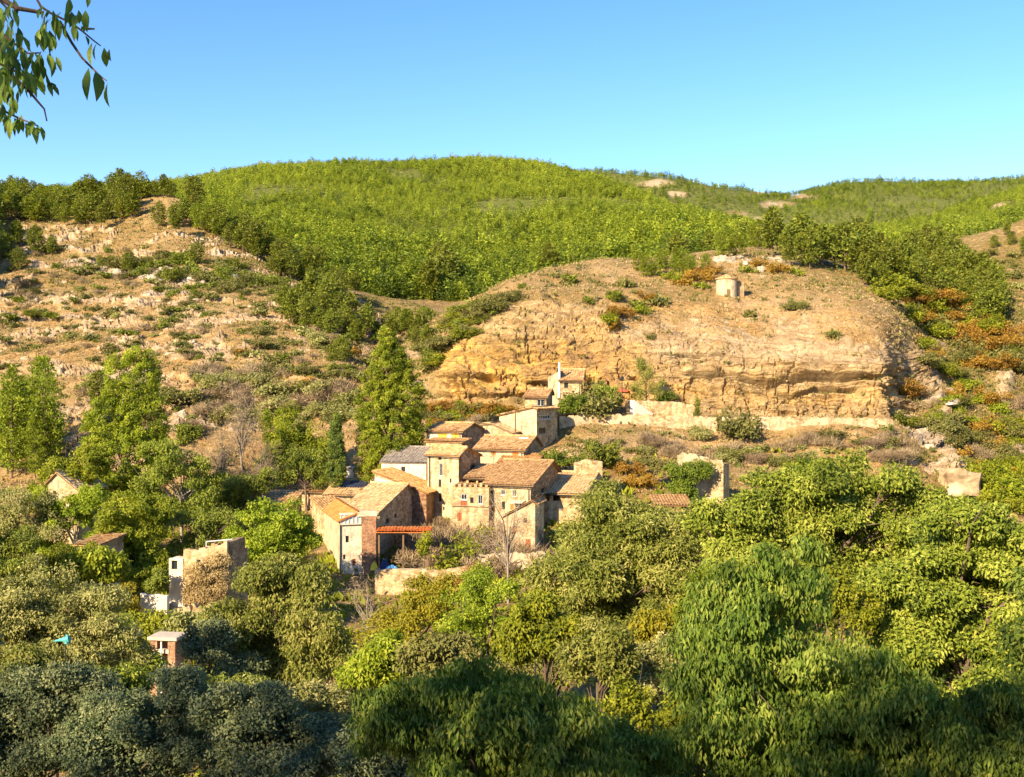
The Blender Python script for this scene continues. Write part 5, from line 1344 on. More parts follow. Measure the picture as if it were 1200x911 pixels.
def forest_mesh(P, S, seed):
    rg = np.random.default_rng(seed); Vs, Fs, Ts = [], [], []; base = 0
    var = []
    for k in range(4):
        V, Fq, t, C = pine_data(np.random.default_rng(500 + k), h=8.0, w=2.7 - .2 * (k % 2), levels=6, per=3, leaf=(1.25, 0.62), lift=0.12)
        sel = np.random.default_rng(k).permutation(len(Fq))[:120]
        V = V.reshape(-1, 4, 3)[sel]; var.append((V, t[sel]))
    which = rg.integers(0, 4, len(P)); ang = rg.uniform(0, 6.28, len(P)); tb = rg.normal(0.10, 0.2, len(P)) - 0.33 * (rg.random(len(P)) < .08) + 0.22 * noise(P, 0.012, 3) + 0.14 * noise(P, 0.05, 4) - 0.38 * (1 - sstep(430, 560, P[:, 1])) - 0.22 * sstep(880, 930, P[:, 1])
    for k in range(4):
        ix = np.nonzero(which == k)[0]; V, t = var[k]
        c, s = np.cos(ang[ix]), np.sin(ang[ix])
        X = V[None, ..., 0] * c[:, None, None] - V[None, ..., 1] * s[:, None, None]
        Yv = V[None, ..., 0] * s[:, None, None] + V[None, ..., 1] * c[:, None, None]
        G = np.stack([X, Yv, np.broadcast_to(V[None, ..., 2], X.shape)], -1) * S[ix][:, None, None, None] + P[ix][:, None, None, :]
        Vs.append(G.reshape(-1, 3)); Ts.append(np.clip(t[None] + tb[ix][:, None], 0, 1).ravel())
    V = np.concatenate(Vs)
    return mesh_np('pine_forest', V, np.arange(len(V)).reshape(-1, 4), L_hill, np.concatenate(Ts))
obj('pine_forest', forest_mesh(W[rest], size[rest], 66), kind='stuff')

# ---- dry grass and low scrub on the slopes
def tufts(n, seed, mask, h, mat, name, blades=5, spread=0.25, L=LA):
    rg = np.random.default_rng(seed)
    vis = (L.U > -20) & (L.U < 1220)
    w_ = (sample_loft(L, 0, 0, rg) * mask * vis).ravel(); w_ = w_ / w_.sum()
    ix = rg.choice(len(w_), n, p=w_)
    P = L.P.reshape(-1, 3)[ix] + np.stack([rg.normal(0, .5, n), rg.normal(0, .3, n), 0 * ix], 1)
    idx = np.repeat(np.arange(n), blades); m = len(idx)
    C = P[idx] + np.stack([rg.normal(0, spread, m), rg.normal(0, spread, m), np.full(m, -.08)], 1)
    D = rg.normal(size=(m, 3)) * 0.5 + np.array((0, 0, 0.8)); Nn = rg.normal(size=(m, 3)) + np.array((-.5, -.7, .4))
    Lh = h * rg.uniform(.5, 1.3, m) * rg.uniform(.6, 1.4, n)[idx]
    V, Fq = leaf_quads(C, D, Nn, Lh, Lh * 0.45, rg)
    t = np.clip(rg.normal(.5, .2, n)[idx] + rg.normal(0, .12, m), 0, 1)
    return obj(name, mesh_np(name, V, Fq, mat, t), kind='stuff')
rock_, veg_ = colA[..., 0], colA[..., 2]
tufts(26000, 71, (1 - rock_ * 0.85) * (LA.V > 4.2) * (LA.V < 11.5), 0.42, L_straw, 'dry_grass')
pat = sstep(0.05, 0.4, fbm(LA.P, 0.10, 3, 131))
tufts(14000, 72, (0.12 + veg_ * pat + .35 * sstep(1050, 1100, LA.U)) * (1 - rock_ * .8) * (LA.V > 4.5) * (LA.V < 12.2), 0.62, L_scrub, 'low_scrub', 8, 0.4)
tufts(5000, 73, (1 - sstep(3.0, 5.5, LA.V)) * (LA.V > 1.2), 0.9, L_gold, 'meadow_grass', 7, 0.5)

# ---- boulders
M_rock = stone_mat('grey_rock', (0.47,0.39,0.29), (0.35,0.27,0.19), (0.58,0.50,0.39), scale=0.9)
M_tanrock = stone_mat('tan_rock', (0.45,0.32,0.18), (0.33,0.22,0.115), (0.55,0.42,0.26), scale=0.7)
def boulder_mesh(seed, mat):
    rg = np.random.default_rng(seed); n, m = 20, 12
    th = np.linspace(0, 2 * np.pi, n + 1)[:-1]; ph = np.linspace(-1.5, 1.5, m)
    D = np.stack([np.cos(ph)[None] * np.cos(th)[:, None], np.cos(ph)[None] * np.sin(th)[:, None], np.broadcast_to(np.sin(ph)[None], (n, m))], -1)
    box = 1 / np.maximum(np.abs(D).max(-1, keepdims=True), 0.62)
    Pm = D * box * np.array((1, .75, .62)) * (1 + 0.22 * fbm(D + seed * 3.1, 1.6, 4, seed)[..., None])
    Pm[..., 2] = Pm[..., 2] * 1 + 0.05 * np.sign(np.sin(Pm[..., 2] * 9))
    I = np.arange(n * m).reshape(n, m); I2 = np.concatenate([I, I[:1]], 0)
    Fq = np.stack([I2[:-1, :-1], I2[1:, :-1], I2[1:, 1:], I2[:-1, 1:]], -1).reshape(-1, 4)
    return mesh_np('boulder', Pm.reshape(-1, 3), Fq, mat)
BM = [boulder_mesh(k, M_rock) for k in range(4)]; BT = [boulder_mesh(10 + k, M_tanrock) for k in range(3)]
def boulders(pts, sizes, meshes, label, group, seed, vmin=5):
    rg = np.random.default_rng(seed)
    for (px, py) in pts:
        g = LA.hit(px, py, vmin)
        if g is None: continue
        s = rg.uniform(*sizes) / F * g[1]
        o = obj('boulder', meshes[rg.integers(len(meshes))], loc=g + np.array((0, 0, -.1 * s)), label=label, cat='boulder', group=group)
        o.scale = (s * rg.uniform(.9, 1.5), s, s * rg.uniform(.7, 1.1)); o.rotation_euler = (rg.normal(0, .15), rg.normal(0, .15), rg.uniform(-.5, .5))
rg = np.random.default_rng(81)
boulders([(x, 318 + 0.085 * (x - 110) + rg.normal(0, 4)) for x in np.arange(92, 298, 8.5)], (3.5, 7), BM, 'pale grey block in the rock band across the left slope', 'grey blocks of the rock band', 1)
boulders([(x, 308 + rg.normal(0, 7)) for x in np.arange(822, 925, 11)], (3.5, 7.5), BM, 'grey rock on the summit of the dome near the hermitage', 'grey rocks on the dome summit', 2, 8)
boulders(poly_pts([(20, 330), (300, 350), (400, 420), (300, 440), (20, 430)], 38, rg), (1.6, 4), BM + BT, 'stone lying on the dry left hand slope', 'stones on the left slope', 3)
boulders([(210, 487)], (6, 6.2), [BM[0]], 'single white boulder low on the left slope', None, 4)
boulders(poly_pts([(1060, 440), (1110, 450), (1115, 550), (1080, 545)], 16, rg), (2.5, 6), BM + BT, 'grey slab in the rock ribs right of the dome', 'grey slabs of the rock ribs', 5, 4)
boulders(poly_pts([(700, 500), (1050, 505), (1080, 560), (800, 550)], 18, rg), (1.5, 3.5), BT, 'tan stone on the bank below the path', 'stones on the bank', 6, 4)
g = LA.hit(1125, 582, 3); o = obj('boulder', BT[0], loc=g + np.array((0, 0, 1.6)), label='big tan boulder perched above the right hand trees', cat='boulder'); o.scale = (2.9, 2.4, 3.2)
boulders([(668, 535), (612, 500), (700, 527), (660, 530), (690, 524)], (4, 7), BT, 'tan rock sticking out of the bank above the hedge', 'rocks above the hedge', 7, 3)
# ------------------------------------------------------------------ single trees
fine = (0.34, 0.15)
tree('poplar', 'twin pointed poplar glowing green left of the bare slope', 'poplar', 150, 152, [(165,450,22,42),(168,495,26,50),(135,455,15,36),(126,500,26,45),(148,540,46,50),(163,425,14,18),(150,590,44,40),(112,540,16,30)], L_bright, (0.34,0.17), 1300, 52, 0.5, 201, .35, droop=-0.3, bark=M_pale_bark, base=650, limbs=20, deep=.9, lobes=0, shell=(.72, 1.1))
tree('poplar', 'tall broad poplar standing behind the slate roofed house', 'poplar', 458, 166, [(456,435,22,32),(455,402,9,16),(457,425,17,24),(470,440,14,26),(478,470,18,42),(438,480,20,42),(460,505,34,50),(432,520,14,40),(484,520,13,44),(458,550,34,30)], L_bright, (0.34,0.16), 1300, 52, 0.48, 202, .4, droop=-0.3, base=580, limbs=20, deep=.9, lobes=0, shell=(.72, 1.1))
tree('cypress', 'slim dark cypress between the poplar and the round tree', 'cypress', 394, 163, [(394,520,8,26),(394,545,10.5,30),(394,498,4.2,14)], L_cypress, (0.3,0.11), 420, 44, 0.34, 203, .2, droop=-0.9, base=590, limbs=8, lobes=0)
tree('cypress', 'very small slim cypress on the garden terrace', 'cypress', 817, 188, [(817,476,2.4,13),(817,483,3,10)], L_pine, (0.25,0.09), 60, 20, 0.2, 204, .06, droop=-0.9, base=492, limbs=4)
tree('broadleaf_tree', 'round dense green tree left of the corner house', 'tree', 322, 120, [(325,615,42,30),(292,632,28,20),(352,628,20,26),(320,640,45,18)], L_bright, (0.26,0.15), 700, 34, 0.5, 205, .25, base=690)
tree('broadleaf_tree', 'bright green tree in the middle of the left grove', 'tree', 150, 124, [(150,610,40,34),(125,645,36,30),(175,640,26,34),(150,665,50,24),(185,600,18,20)], L_bright, (0.28,0.15), 1000, 48, 0.5, 206, .25, base=730, bark=M_pale_bark)
tree('broadleaf_tree', 'yellow green tree at the left of the twin poplar foot', 'tree', 80, 142, [(78,560,26,22),(50,585,22,22),(105,545,24,22),(60,560,14,12)], L_gold, (0.30,0.17), 520, 44, 0.55, 207, .22, base=650)
tree('broadleaf_tree', 'green tree with pale bare limbs right of the twin poplar', 'tree', 215, 142, [(200,540,34,32),(240,570,26,30),(180,570,22,26),(225,600,34,24)], L_green, (0.30,0.16), 640, 40, 0.55, 208, .28, base=660, bark=M_pale_bark, twigs=3, limbs=24)
tree('broadleaf_tree', 'light green tree leaning over the ruined cottage', 'tree', 95, 130, [(92,600,26,20),(68,606,26,20),(108,585,18,16),(118,640,24,24),(60,640,30,22),(48,585,14,14)], L_bright, (0.28,0.15), 620, 44, 0.5, 214, .22, base=690, bark=M_pale_bark)
tree('broadleaf_tree', 'yellowish tree in front of the overgrown cottage wall', 'tree', 80, 108, [(85,655,34,22),(110,672,30,22),(55,668,26,22),(95,690,40,20)], L_gold, (0.25,0.13), 640, 44, 0.45, 215, .2, base=740)
tree('broadleaf_tree', 'dark green tree behind the pale leaved tree at the left edge', 'tree', 8, 100, [(5,650,34,34),(30,675,26,26),(-20,640,26,30)], L_pine, (0.25,0.12), 480, 40, 0.45, 216, .2, base=760)
tree('broadleaf_tree', 'dark tangled tree between the bare trees and the tiled shed', 'tree', 285, 152, [(275,570,26,22),(305,565,22,18),(260,590,24,18),(295,590,22,14)], L_pine, (0.3,0.15), 420, 34, 0.5, 217, .2, base=620, twigs=3, limbs=24)
tree('broadleaf_tree', 'bright yellow green tree between the bare tree and the cypress', 'tree', 325, 178, [(322,505,18,30),(335,530,20,22),(312,540,18,18)], L_bright, (0.34,0.17), 420, 36, 0.55, 218, .2, base=585)
tree('broadleaf_tree', 'dense green tree just left of the cypress', 'tree', 372, 174, [(358,518,16,24),(364,545,14,22),(348,545,18,20)], L_green, (0.34,0.17), 420, 36, 0.55, 219, .2, base=585)
tree('broadleaf_tree', 'dusty pale leaved tree at the left edge below the pines', 'tree', 28, 128, [(28,590,34,28),(10,620,26,24),(52,620,24,24)], L_dusty, (0.26,0.13), 480, 28, 0.5, 209, .22, base=700)
tree('broadleaf_tree', 'dark shaded tree under the pale limbed tree', 'tree', 240, 128, [(235,620,30,26),(262,610,26,20),(215,645,22,20)], L_pine, (0.26,0.14), 380, 26, 0.5, 210, .22, base=700, twigs=3, limbs=20)
tree('broadleaf_tree', 'small tree with lime green top behind the cypress', 'tree', 345, 172, [(342,500,14,28),(362,515,26,26),(335,540,22,20),(375,540,20,18),(340,480,7,14)], L_gold, (0.34,0.17), 420, 26, 0.6, 211, .2, base=580)
tree('broadleaf_tree', 'dark green bushy tree left of the cypress', 'tree', 360, 166, [(355,540,28,22),(330,555,20,18),(375,560,16,16)], L_pine, (0.32,0.15), 320, 24, 0.55, 212, .2, base=600)
tree('broadleaf_tree', 'low spreading tree with grey foliage above the solar roof', 'tree', 372, 172, [(372,552,18,12),(352,560,14,10)], L_dusty, (0.3,0.13), 150, 24, 0.45, 213, .14, base=585)
for k, (px, py, rx, ry, lab) in enumerate([(285, 495, 22, 36, 'leafless grey tree at the foot of the left slope'), (262, 530, 24, 26, 'leafless twiggy tree below the grey one'), (310, 540, 22, 26, 'leafless pale branched tree left of the outlying shed')]):
    tree('bare_tree', lab, 'tree', px, 176 - 6 * k, [(px, py, rx, ry), (px - 8, py + 14, rx, ry * .7)], L_dry, (0.7, 0.035), 150, 16, 0.8, 220 + k, .22, droop=-0.3, bark=M_grey_bark, base=py + 75, limbs=34, twigs=5)
tree('shrub_tree', 'yellow leaved small tree left of the whitewashed wall', 'tree', 138, 97, [(140,698,24,18),(120,710,18,14),(152,712,14,14)], L_yellow, (0.24,0.12), 260, 26, 0.4, 230, .12, base=750)
tree('shrub_tree', 'dark green shrub between the whitewashed wall and the ruin', 'shrub', 186, 103, [(186,680,14,14),(178,688,10,10)], L_pine, (0.22,0.12), 140, 26, 0.35, 231, .1, base=715)
tree('hedge', 'long low clipped looking green hedge above the broad roofs', 'hedge', 655, 157, [(640,538,16,8),(662,535,18,9),(648,544,24,7)], L_ivy, (0.28,0.15), 260, 24, 0.45, 232, .08, base=560, limbs=10)
tree('ivy', 'thick green ivy spilling over the broken ruin wall', 'ivy', 805, 149, [(795,553,18,13),(818,552,16,12),(800,570,18,12),(828,548,9,8),(806,578,10,7)], L_ivy, (0.26,0.16), 420, 26, 0.45, 233, .08, base=600, limbs=10, deep=.35)
tree('ivy', 'thin green creeper left of the ivy covered ruin', 'ivy', 765, 157, [(760,540,13,7),(778,545,10,7)], L_scrub, (0.26,0.14), 120, 24, 0.4, 234, .06, base=560, limbs=6)
tree('broadleaf_tree', 'small round tree beside the step house on the terrace', 'tree', 673, 184, [(674,472,15,11),(664,478,11,10)], L_ivy, (0.3,0.15), 190, 24, 0.45, 235, .12, base=495)
tree('broadleaf_tree', 'leafy tree on the terrace left of the lamp post', 'tree', 709, 189, [(708,458,12,12),(714,470,14,10),(703,472,10,9)], L_green, (0.3,0.15), 220, 24, 0.45, 236, .14, base=490)
tree('broadleaf_tree', 'greyish olive tree against the cliff right of the lamp post', 'tree', 757, 192, [(756,438,13,20),(768,455,10,14),(748,460,10,12)], L_olive, (0.3,0.11), 240, 22, 0.5, 237, .14, base=486, twigs=2)
tree('shrub_tree', 'green shrub at the cliff foot right of the olive tree', 'shrub', 783, 193, [(783,463,10,8),(775,468,8,6)], L_ivy, (0.26,0.13), 90, 22, 0.4, 238, .08, base=484)
tree('creeper', 'dry straw coloured creeper covering the front of the roofless ruin', 'creeper', 243, 103.5, [(240,672,24,18),(250,690,18,22),(228,690,12,24),(256,660,11,14)], L_straw, (0.28,0.08), 520, 24, 0.4, 239, .05, base=725, deep=.14, droop=0.5, limbs=12)
tree('bare_tree', 'leafless tree with fine branches in front of the village walls', 'tree', 596, 118, [(590,600,28,40),(575,635,26,24),(612,610,18,30)], L_dry, (0.5,0.025), 150, 12, 0.7, 240, .16, droop=-0.4, bark=M_grey_bark, base=720, limbs=34, twigs=5)
tree('shrub_tree', 'yellow and green climbing shrub under the orange canopy', 'shrub', 497, 128, [(500,633,8,10),(496,645,7,8)], L_gold, (0.24,0.13), 90, 24, 0.35, 241, .08, base=670)
tree('bare_tree', 'slanting bare grey stemmed tree right of the drooping tree', 'tree', 430, 84, [(425,700,26,30),(440,730,22,30)], L_dry, (0.5,0.03), 90, 10, 0.6, 242, .14, droop=-0.2, bark=M_pale_bark, base=800, limbs=22, twigs=3)
# middle foreground
tree('broadleaf_tree', 'pale leaved tree with drooping sprays at lower left', 'tree', 60, 50, [(40,690,52,40),(105,720,50,40),(20,730,50,40),(80,765,60,40),(140,760,36,30)], L_dusty, (0.17,0.07), 1300, 40, 0.32, 250, .18, twigs=2, limbs=22)
tree('broadleaf_tree', 'green bush tree between the pale leaved tree and the ruin', 'tree', 150, 60, [(128,745,34,26),(110,780,46,30),(140,790,24,22)], L_green, (0.17,0.08), 700, 36, 0.34, 251, .16)
tree('walnut_tree', 'drooping olive leaved tree below the corner house', 'tree', 335, 58, [(330,700,62,42),(280,745,44,48),(375,745,46,50),(325,770,60,50),(345,670,34,20)], L_olive, (0.24,0.085), 1500, 34, 0.42, 252, .22, droop=0.6, twigs=2, limbs=26)
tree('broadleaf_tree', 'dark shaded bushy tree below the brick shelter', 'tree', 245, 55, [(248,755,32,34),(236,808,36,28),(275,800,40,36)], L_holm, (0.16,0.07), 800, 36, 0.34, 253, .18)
tree('shrub_tree', 'tall yellow green shrub left of the rust leaved tree', 'tree', 470, 76, [(470,745,44,36),(505,700,34,32),(440,760,24,26),(500,775,40,30)], L_yellow, (0.2,0.1), 900, 30, 0.4, 254, .16, twigs=3, limbs=22)
tree('broadleaf_tree', 'yellow green tree with golden sprays in the centre', 'tree', 565, 72, [(560,700,44,36),(600,740,44,36),(540,750,40,36),(585,780,50,30)], L_bright, (0.2,0.1), 1000, 32, 0.4, 255, .18, twigs=2, limbs=20)
tree('shrub_tree', 'sparse orange leaved shrub in front of the garden wall', 'shrub', 545, 88, [(545,680,30,20),(520,690,24,18)], L_rust, (0.2,0.09), 130, 22, 0.4, 256, .1, twigs=3)
tree('almond_tree', 'big grey green tree hiding the right end of the village', 'tree', 725, 48, [(728,604,54,40),(690,648,46,42),(770,640,56,46),(725,665,80,44),(660,690,44,40),(790,690,46,40),(730,720,66,36)], L_olive, (0.20,0.065), 2600, 36, 0.36, 257, .24, droop=0.25, twigs=2, limbs=30, base=900)
tree('walnut_tree', 'large bright green tree on the right reaching over the bank', 'tree', 930, 42, [(985,570,74,48),(905,600,62,46),(850,625,52,42),(940,650,96,56),(1040,610,56,50),(870,680,70,50),(1000,690,90,60)], L_green, (0.18,0.075), 3600, 40, 0.34, 258, .3, limbs=36, twigs=2, base=960, lobe_out=1.22)
tree('walnut_tree', 'wide light green tree filling the right edge', 'tree', 1130, 35, [(1130,640,90,50),(1190,690,70,70),(1080,690,66,56),(1140,740,100,60),(1060,760,56,46),(1190,800,70,60),(1110,810,80,50)], L_green, (0.16,0.07), 4200, 38, 0.30, 259, .28, limbs=36, twigs=2, base=1010)
tree('shrub_tree', 'yellow leaved sapling standing between the two right hand trees', 'tree', 985, 34, [(985,690,24,26),(1010,720,22,26),(960,715,18,20)], L_gold, (0.13,0.065), 260, 30, 0.24, 260, .08, base=900, twigs=2)
# near, mostly in shade
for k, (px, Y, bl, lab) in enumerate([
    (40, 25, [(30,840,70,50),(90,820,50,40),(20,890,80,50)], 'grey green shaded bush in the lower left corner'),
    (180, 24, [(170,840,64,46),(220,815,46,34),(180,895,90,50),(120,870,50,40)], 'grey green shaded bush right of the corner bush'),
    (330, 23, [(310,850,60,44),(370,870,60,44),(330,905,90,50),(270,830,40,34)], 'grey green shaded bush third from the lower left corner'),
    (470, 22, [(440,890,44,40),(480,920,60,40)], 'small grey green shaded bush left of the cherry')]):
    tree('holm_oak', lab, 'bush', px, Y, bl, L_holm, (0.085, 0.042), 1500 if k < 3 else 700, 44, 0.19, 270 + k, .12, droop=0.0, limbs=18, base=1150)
tree('cherry_tree', 'shaded cherry tree with long hanging leaves bottom centre', 'tree', 590, 17, [(545,822,64,40),(640,845,60,46),(500,860,60,46),(590,890,100,60),(690,890,46,44),(455,845,34,36)], L_cherry, (0.125,0.04), 2000, 26, 0.17, 280, .12, droop=1.1, limbs=24, twigs=2, base=1250, lobes=22, shell=(.5, 1.35), lobe_f=(.12, .34), lobe_out=1.35)
tree('cherry_tree', 'large shaded cherry tree with hanging leaves bottom right', 'tree', 930, 20, [(860,730,66,60),(910,690,50,46),(830,800,66,60),(930,790,90,66),(1020,820,80,54),(880,880,110,60),(1010,900,110,50)], L_cherry, (0.135,0.045), 3200, 28, 0.2, 281, .16, droop=1.1, limbs=28, twigs=2, base=1250, lobes=22, shell=(.5, 1.35), lobe_f=(.12, .34), lobe_out=1.35)
tree('cherry_tree', 'shaded cherry tree in the lower right corner', 'tree', 1140, 19, [(1130,860,70,46),(1190,850,50,44),(1090,890,60,44),(1170,905,80,44)], L_cherry, (0.125,0.042), 1400, 28, 0.18, 282, .13, droop=1.0, limbs=20, base=1250, lobes=22, shell=(.5, 1.35), lobe_f=(.12, .34), lobe_out=1.35)
tree('shrub_tree', 'sunlit yellow green sapling at bottom centre right', 'shrub', 790, 26, [(800,860,40,40),(760,885,36,34),(830,830,26,26),(735,830,26,30)], L_gold, (0.12,0.06), 420, 30, 0.2, 283, .07, base=1150, twigs=2)
tree('shrub_tree', 'pale dry leaved shrub in the sunny gap beside the cherry', 'shrub', 745, 44, [(750,790,40,32),(790,770,26,26),(715,800,26,26)], L_dusty, (0.16,0.07), 480, 26, 0.3, 284, .08, base=960, twigs=2)
tree('shrub_tree', 'shadowed dusty shrub under the grey green tree', 'shrub', 650, 52, [(650,770,50,30),(600,800,50,30),(690,760,36,24)], L_scrub, (0.16,0.07), 600, 28, 0.32, 285, .1, base=950)
tree('shrub_tree', 'reddish leaved shrub beside the rubble bank', 'shrub', 410, 78, [(400,790,34,26),(425,820,26,26),(372,800,24,20)], L_dusty, (0.2,0.09), 360, 24, 0.36, 286, .1, base=920)
tree('shrub_tree', 'green shrub growing in front of the rubble bank', 'shrub', 445, 60, [(450,810,46,30),(410,850,40,30),(470,850,50,30)], L_green, (0.17,0.08), 620, 28, 0.34, 287, .1, base=980)

for k, (px, py, rx, ry, Y, mat, lab) in enumerate([
    (640, 735, 46, 34, 40, L_gold, 'yellow green loose shrub left of the pale dry shrub'), (700, 760, 40, 34, 36, L_olive, 'olive sprayed shrub under the grey green tree'),
    (520, 770, 46, 34, 40, L_scrub, 'brownish green shrub behind the bottom centre cherry'), (440, 770, 36, 40, 50, L_bright, 'bright green shrub left of the bottom centre cherry'),
    (670, 850, 40, 40, 22, L_bright, 'bright green sprays between the two cherries'), (720, 880, 44, 36, 20, L_cherry, 'young cherry shoots between the two big cherries'),
    (770, 740, 40, 34, 46, L_yellow, 'yellow leaved shrub in the sunny gap'), 
    (110, 800, 50, 34, 38, L_green, 'green loose shrub above the lower left bushes'), (20, 790, 46, 34, 36, L_olive, 'olive shrub at the left edge above the dark bushes'),
    (270, 820, 46, 30, 36, L_olive, 'olive shrub under the drooping walnut'), (360, 820, 40, 30, 40, L_dusty, 'dusty shrub left of the reddish shrub'),
    (1060, 690, 40, 34, 38, L_gold, 'golden green sprays between the right hand trees'), (160, 778, 22, 16, 70, L_green, 'low green shrub at the foot of the brick shelter'), (178, 728, 26, 16, 90, L_gold, 'low yellow green shrub in front of the whitewashed wall'), (225, 738, 34, 18, 88, L_dusty, 'pale dry shrub at the foot of the creeper covered ruin'),
    (110, 655, 26, 22, 106, L_bright, 'bright green shrub covering the overgrown cottage front'),
    (850, 700, 46, 34, 36, L_bright, 'bright sprays at the left foot of the right hand tree')]):
    tree('shrub_tree', lab, 'shrub', px, Y, [(px, py, rx, ry), (px - rx * .6, py + ry * .5, rx * .6, ry * .7), (px + rx * .6, py + ry * .4, rx * .7, ry * .7)], mat, (0.0042 * Y + .01, 0.0019 * Y + .005), 420, 30, 0.0075 * Y, 700 + k, .07, base=1250 if Y < 30 else 960, twigs=3, limbs=16, droop=.4, lobes=9)

# the cherry whose branch hangs into the sky, standing beside the photographer
ct = empty('cherry_tree', (-5.2, 2.6, float(bank_z(np.array(-5.2), np.array(2.6)))), label='cherry with a leafy branch hanging into the upper left sky', cat='tree')
rg = np.random.default_rng(291); o = np.array(ct.location)
mb = MB(); tz = 4.6
mb.tube([(0, 0, -.3), (.1, .1, 1.5), (0.2, .1, 3.0), (.3, .3, tz)], [.2, .17, .15, .1], 9)
Yb = 4.6
def rel(px, py, Y): return at(px, py, Y) - o
main = [np.array((.25, .2, 3.6)), rel(-330, -190, 4.2), rel(-150, -80, 4.5), rel(-30, -20, 4.6), rel(20, 10, 4.65), rel(50, 15, 4.7)]
mb.tube(main, [.08, .05, .03, .016, .011, .008], 7)
tw = [ [(-40,-25,4.6),(38,-10,4.65),(48,8,4.65),(60,16,4.65),(85,28,4.65),(98,38,4.66),(110,48,4.68),(118,54,4.7)],
       [(70,25,4.65),(84,50,4.66),(96,68,4.67),(108,80,4.68),(116,88,4.68),(125,95,4.68)],
       [(-60,0,4.5),(-10,30,4.55),(15,50,4.57),(33,63,4.58),(48,62,4.58)],
       [(-60,40,4.45),(-10,70,4.5),(20,85,4.52),(40,95,4.53)],
       [(15,90,4.52),(35,108,4.53),(45,120,4.54),(52,128,4.55),(55,142,4.55)],
       [(-60,90,4.4),(-15,120,4.45),(10,133,4.47),(25,140,4.47),(45,148,4.47)],
       [(-60,-40,4.5),(-10,-10,4.5),(8,10,4.5),(14,22,4.5)],
       [(95,33,4.66),(103,34,4.67),(111,34,4.68)] ]
for t_ in tw: mb.tube([rel(*p) for p in t_], [0.007 * (1 - .7 * k / len(t_)) for k in range(len(t_))], 5)
big_leaves = [ # where leaves hang (px, py, length in px, sideways lean)
 (47,10,16,-2),(52,12,14,2),(62,12,22,0),(65,18,26,3),(72,14,24,-2),(78,12,20,1),(84,14,22,3),(92,12,18,1),(90,18,26,2),(70,26,26,2),(76,28,24,3),(83,28,24,4),(56,22,26,0),(52,26,24,-2),(48,30,30,2),(45,35,24,0),(58,36,26,5),(60,46,16,2),
 (100,42,14,4),(108,50,30,3),(114,50,20,3),(122,56,20,4),(128,58,20,7),(104,80,38,1),(112,84,42,10),(118,96,12,4),(126,97,30,7),(98,26,14,-1),
 (10,48,22,3),(16,44,26,2),(22,34,20,4),(28,44,24,3),(6,60,26,0),(2,40,30,4),(26,42,20,4),(0,12,24,4),(8,6,24,4),(14,2,22,3),(2,30,26,2),(10,24,18,3),(14,68,20,2),(22,56,26,2),(30,66,14,2),(36,64,14,-4),(40,62,20,4),(45,66,26,4),(50,62,18,6),(56,64,24,6),(62,66,18,8),(38,70,22,4),(48,74,18,3),
 (4,80,26,3),(12,78,26,2),(18,76,24,2),(24,80,20,2),(0,92,26,4),(8,90,24,2),(16,90,22,0),(30,84,24,6),(34,90,26,6),(40,86,30,10),(48,96,12,8),(56,94,22,12),(62,100,14,9),(20,100,14,2),(28,94,16,0),
 (2,104,24,4),(8,108,20,4),(0,118,22,2),(0,130,18,1),(6,132,20,0),(10,140,20,1),(14,130,14,2),(20,140,20,-1),(26,140,16,4),(30,144,14,2),(36,146,24,6),(44,148,18,6),(-4,60,30,2),(-8,80,30,2),(-10,30,30,2),(-12,100,26,2),(-14,120,26,2)]
C, D, Nn, Ls, Ws = [], [], [], [], []
for (px, py, ln, lean) in big_leaves:
    for rep in range(1 if px > 95 else (2 if px > 42 else 3)):
        Yl = 4.55 + rg.normal(0, .05) + (0 if px > 42 else rg.normal(0, .12))
        jx, jy = (0, 0) if rep == 0 else rg.normal(0, 5, 2)
        L_ = ln / F * Yl * rg.uniform(0.85, 1.12)
        C.append(rel(px + jx, py + jy, Yl)); D.append((lean / ln + rg.normal(0, .1), rg.normal(0, .3), -1)); a = rg.uniform(-1.1, 1.1); Nn.append((math.sin(a), -math.cos(a), .25)); Ls.append(L_); Ws.append(max(.015, L_ * rg.uniform(.27, .40)))
nb = len(C)
# the rest of the crown, out of the frame
B = [(0.3, .2, 5.2, 2.3, 2.0, 1.3), (-1.4, -.6, 4.8, 1.6, 1.6, 1.2)]
V2, F2, t2, cen2 = crown_data(B, 420, 14, 0.26, (0.11, 0.045), rg, droop=0.9)
def curled_leaves(C, D, Nn, L, W):
    C, D, Nn = map(lambda q: np.array(q, float), (C, D, Nn)); D = nrm(D); S = nrm(np.cross(D, Nn)); up = nrm(np.cross(S, D)); L = np.array(L)[:, None]; W = np.array(W)[:, None]
    wd = (0.06, .62, 1.0, .9, .55, .04); V = []; n = len(wd)
    for k in range(n):
        f = k / (n - 1); mid = C + D * L * f + up * L * (0.16 * math.sin(f * 2.6)) + S * L * 0.10 * f * f
        V += [mid - S * W * .5 * wd[k] + up * W * .14 * wd[k], mid, mid + S * W * .5 * wd[k] + up * W * .14 * wd[k]]
    V = np.stack(V, 1); m = len(C); Fq = []
    for k in range(n - 1):
        for c in (0, 1): Fq.append([k * 3 + c, k * 3 + c + 1, (k + 1) * 3 + c + 1, (k + 1) * 3 + c])
    Fq = np.array(Fq)[None] + (np.arange(m) * 3 * n)[:, None, None]
    return V.reshape(-1, 3), Fq.reshape(-1, 4), np.repeat(np.clip(rg.normal(.35, .2, m), 0, 1), (n - 1) * 2)
V1, F1, t1 = curled_leaves(C, D, Nn, Ls, Ws)
obj('crown', mesh_np('crown', np.concatenate([V1, V2]), np.concatenate([F1, F2 + len(V1)]), L_cherry, np.concatenate([t1, t2])), ct)
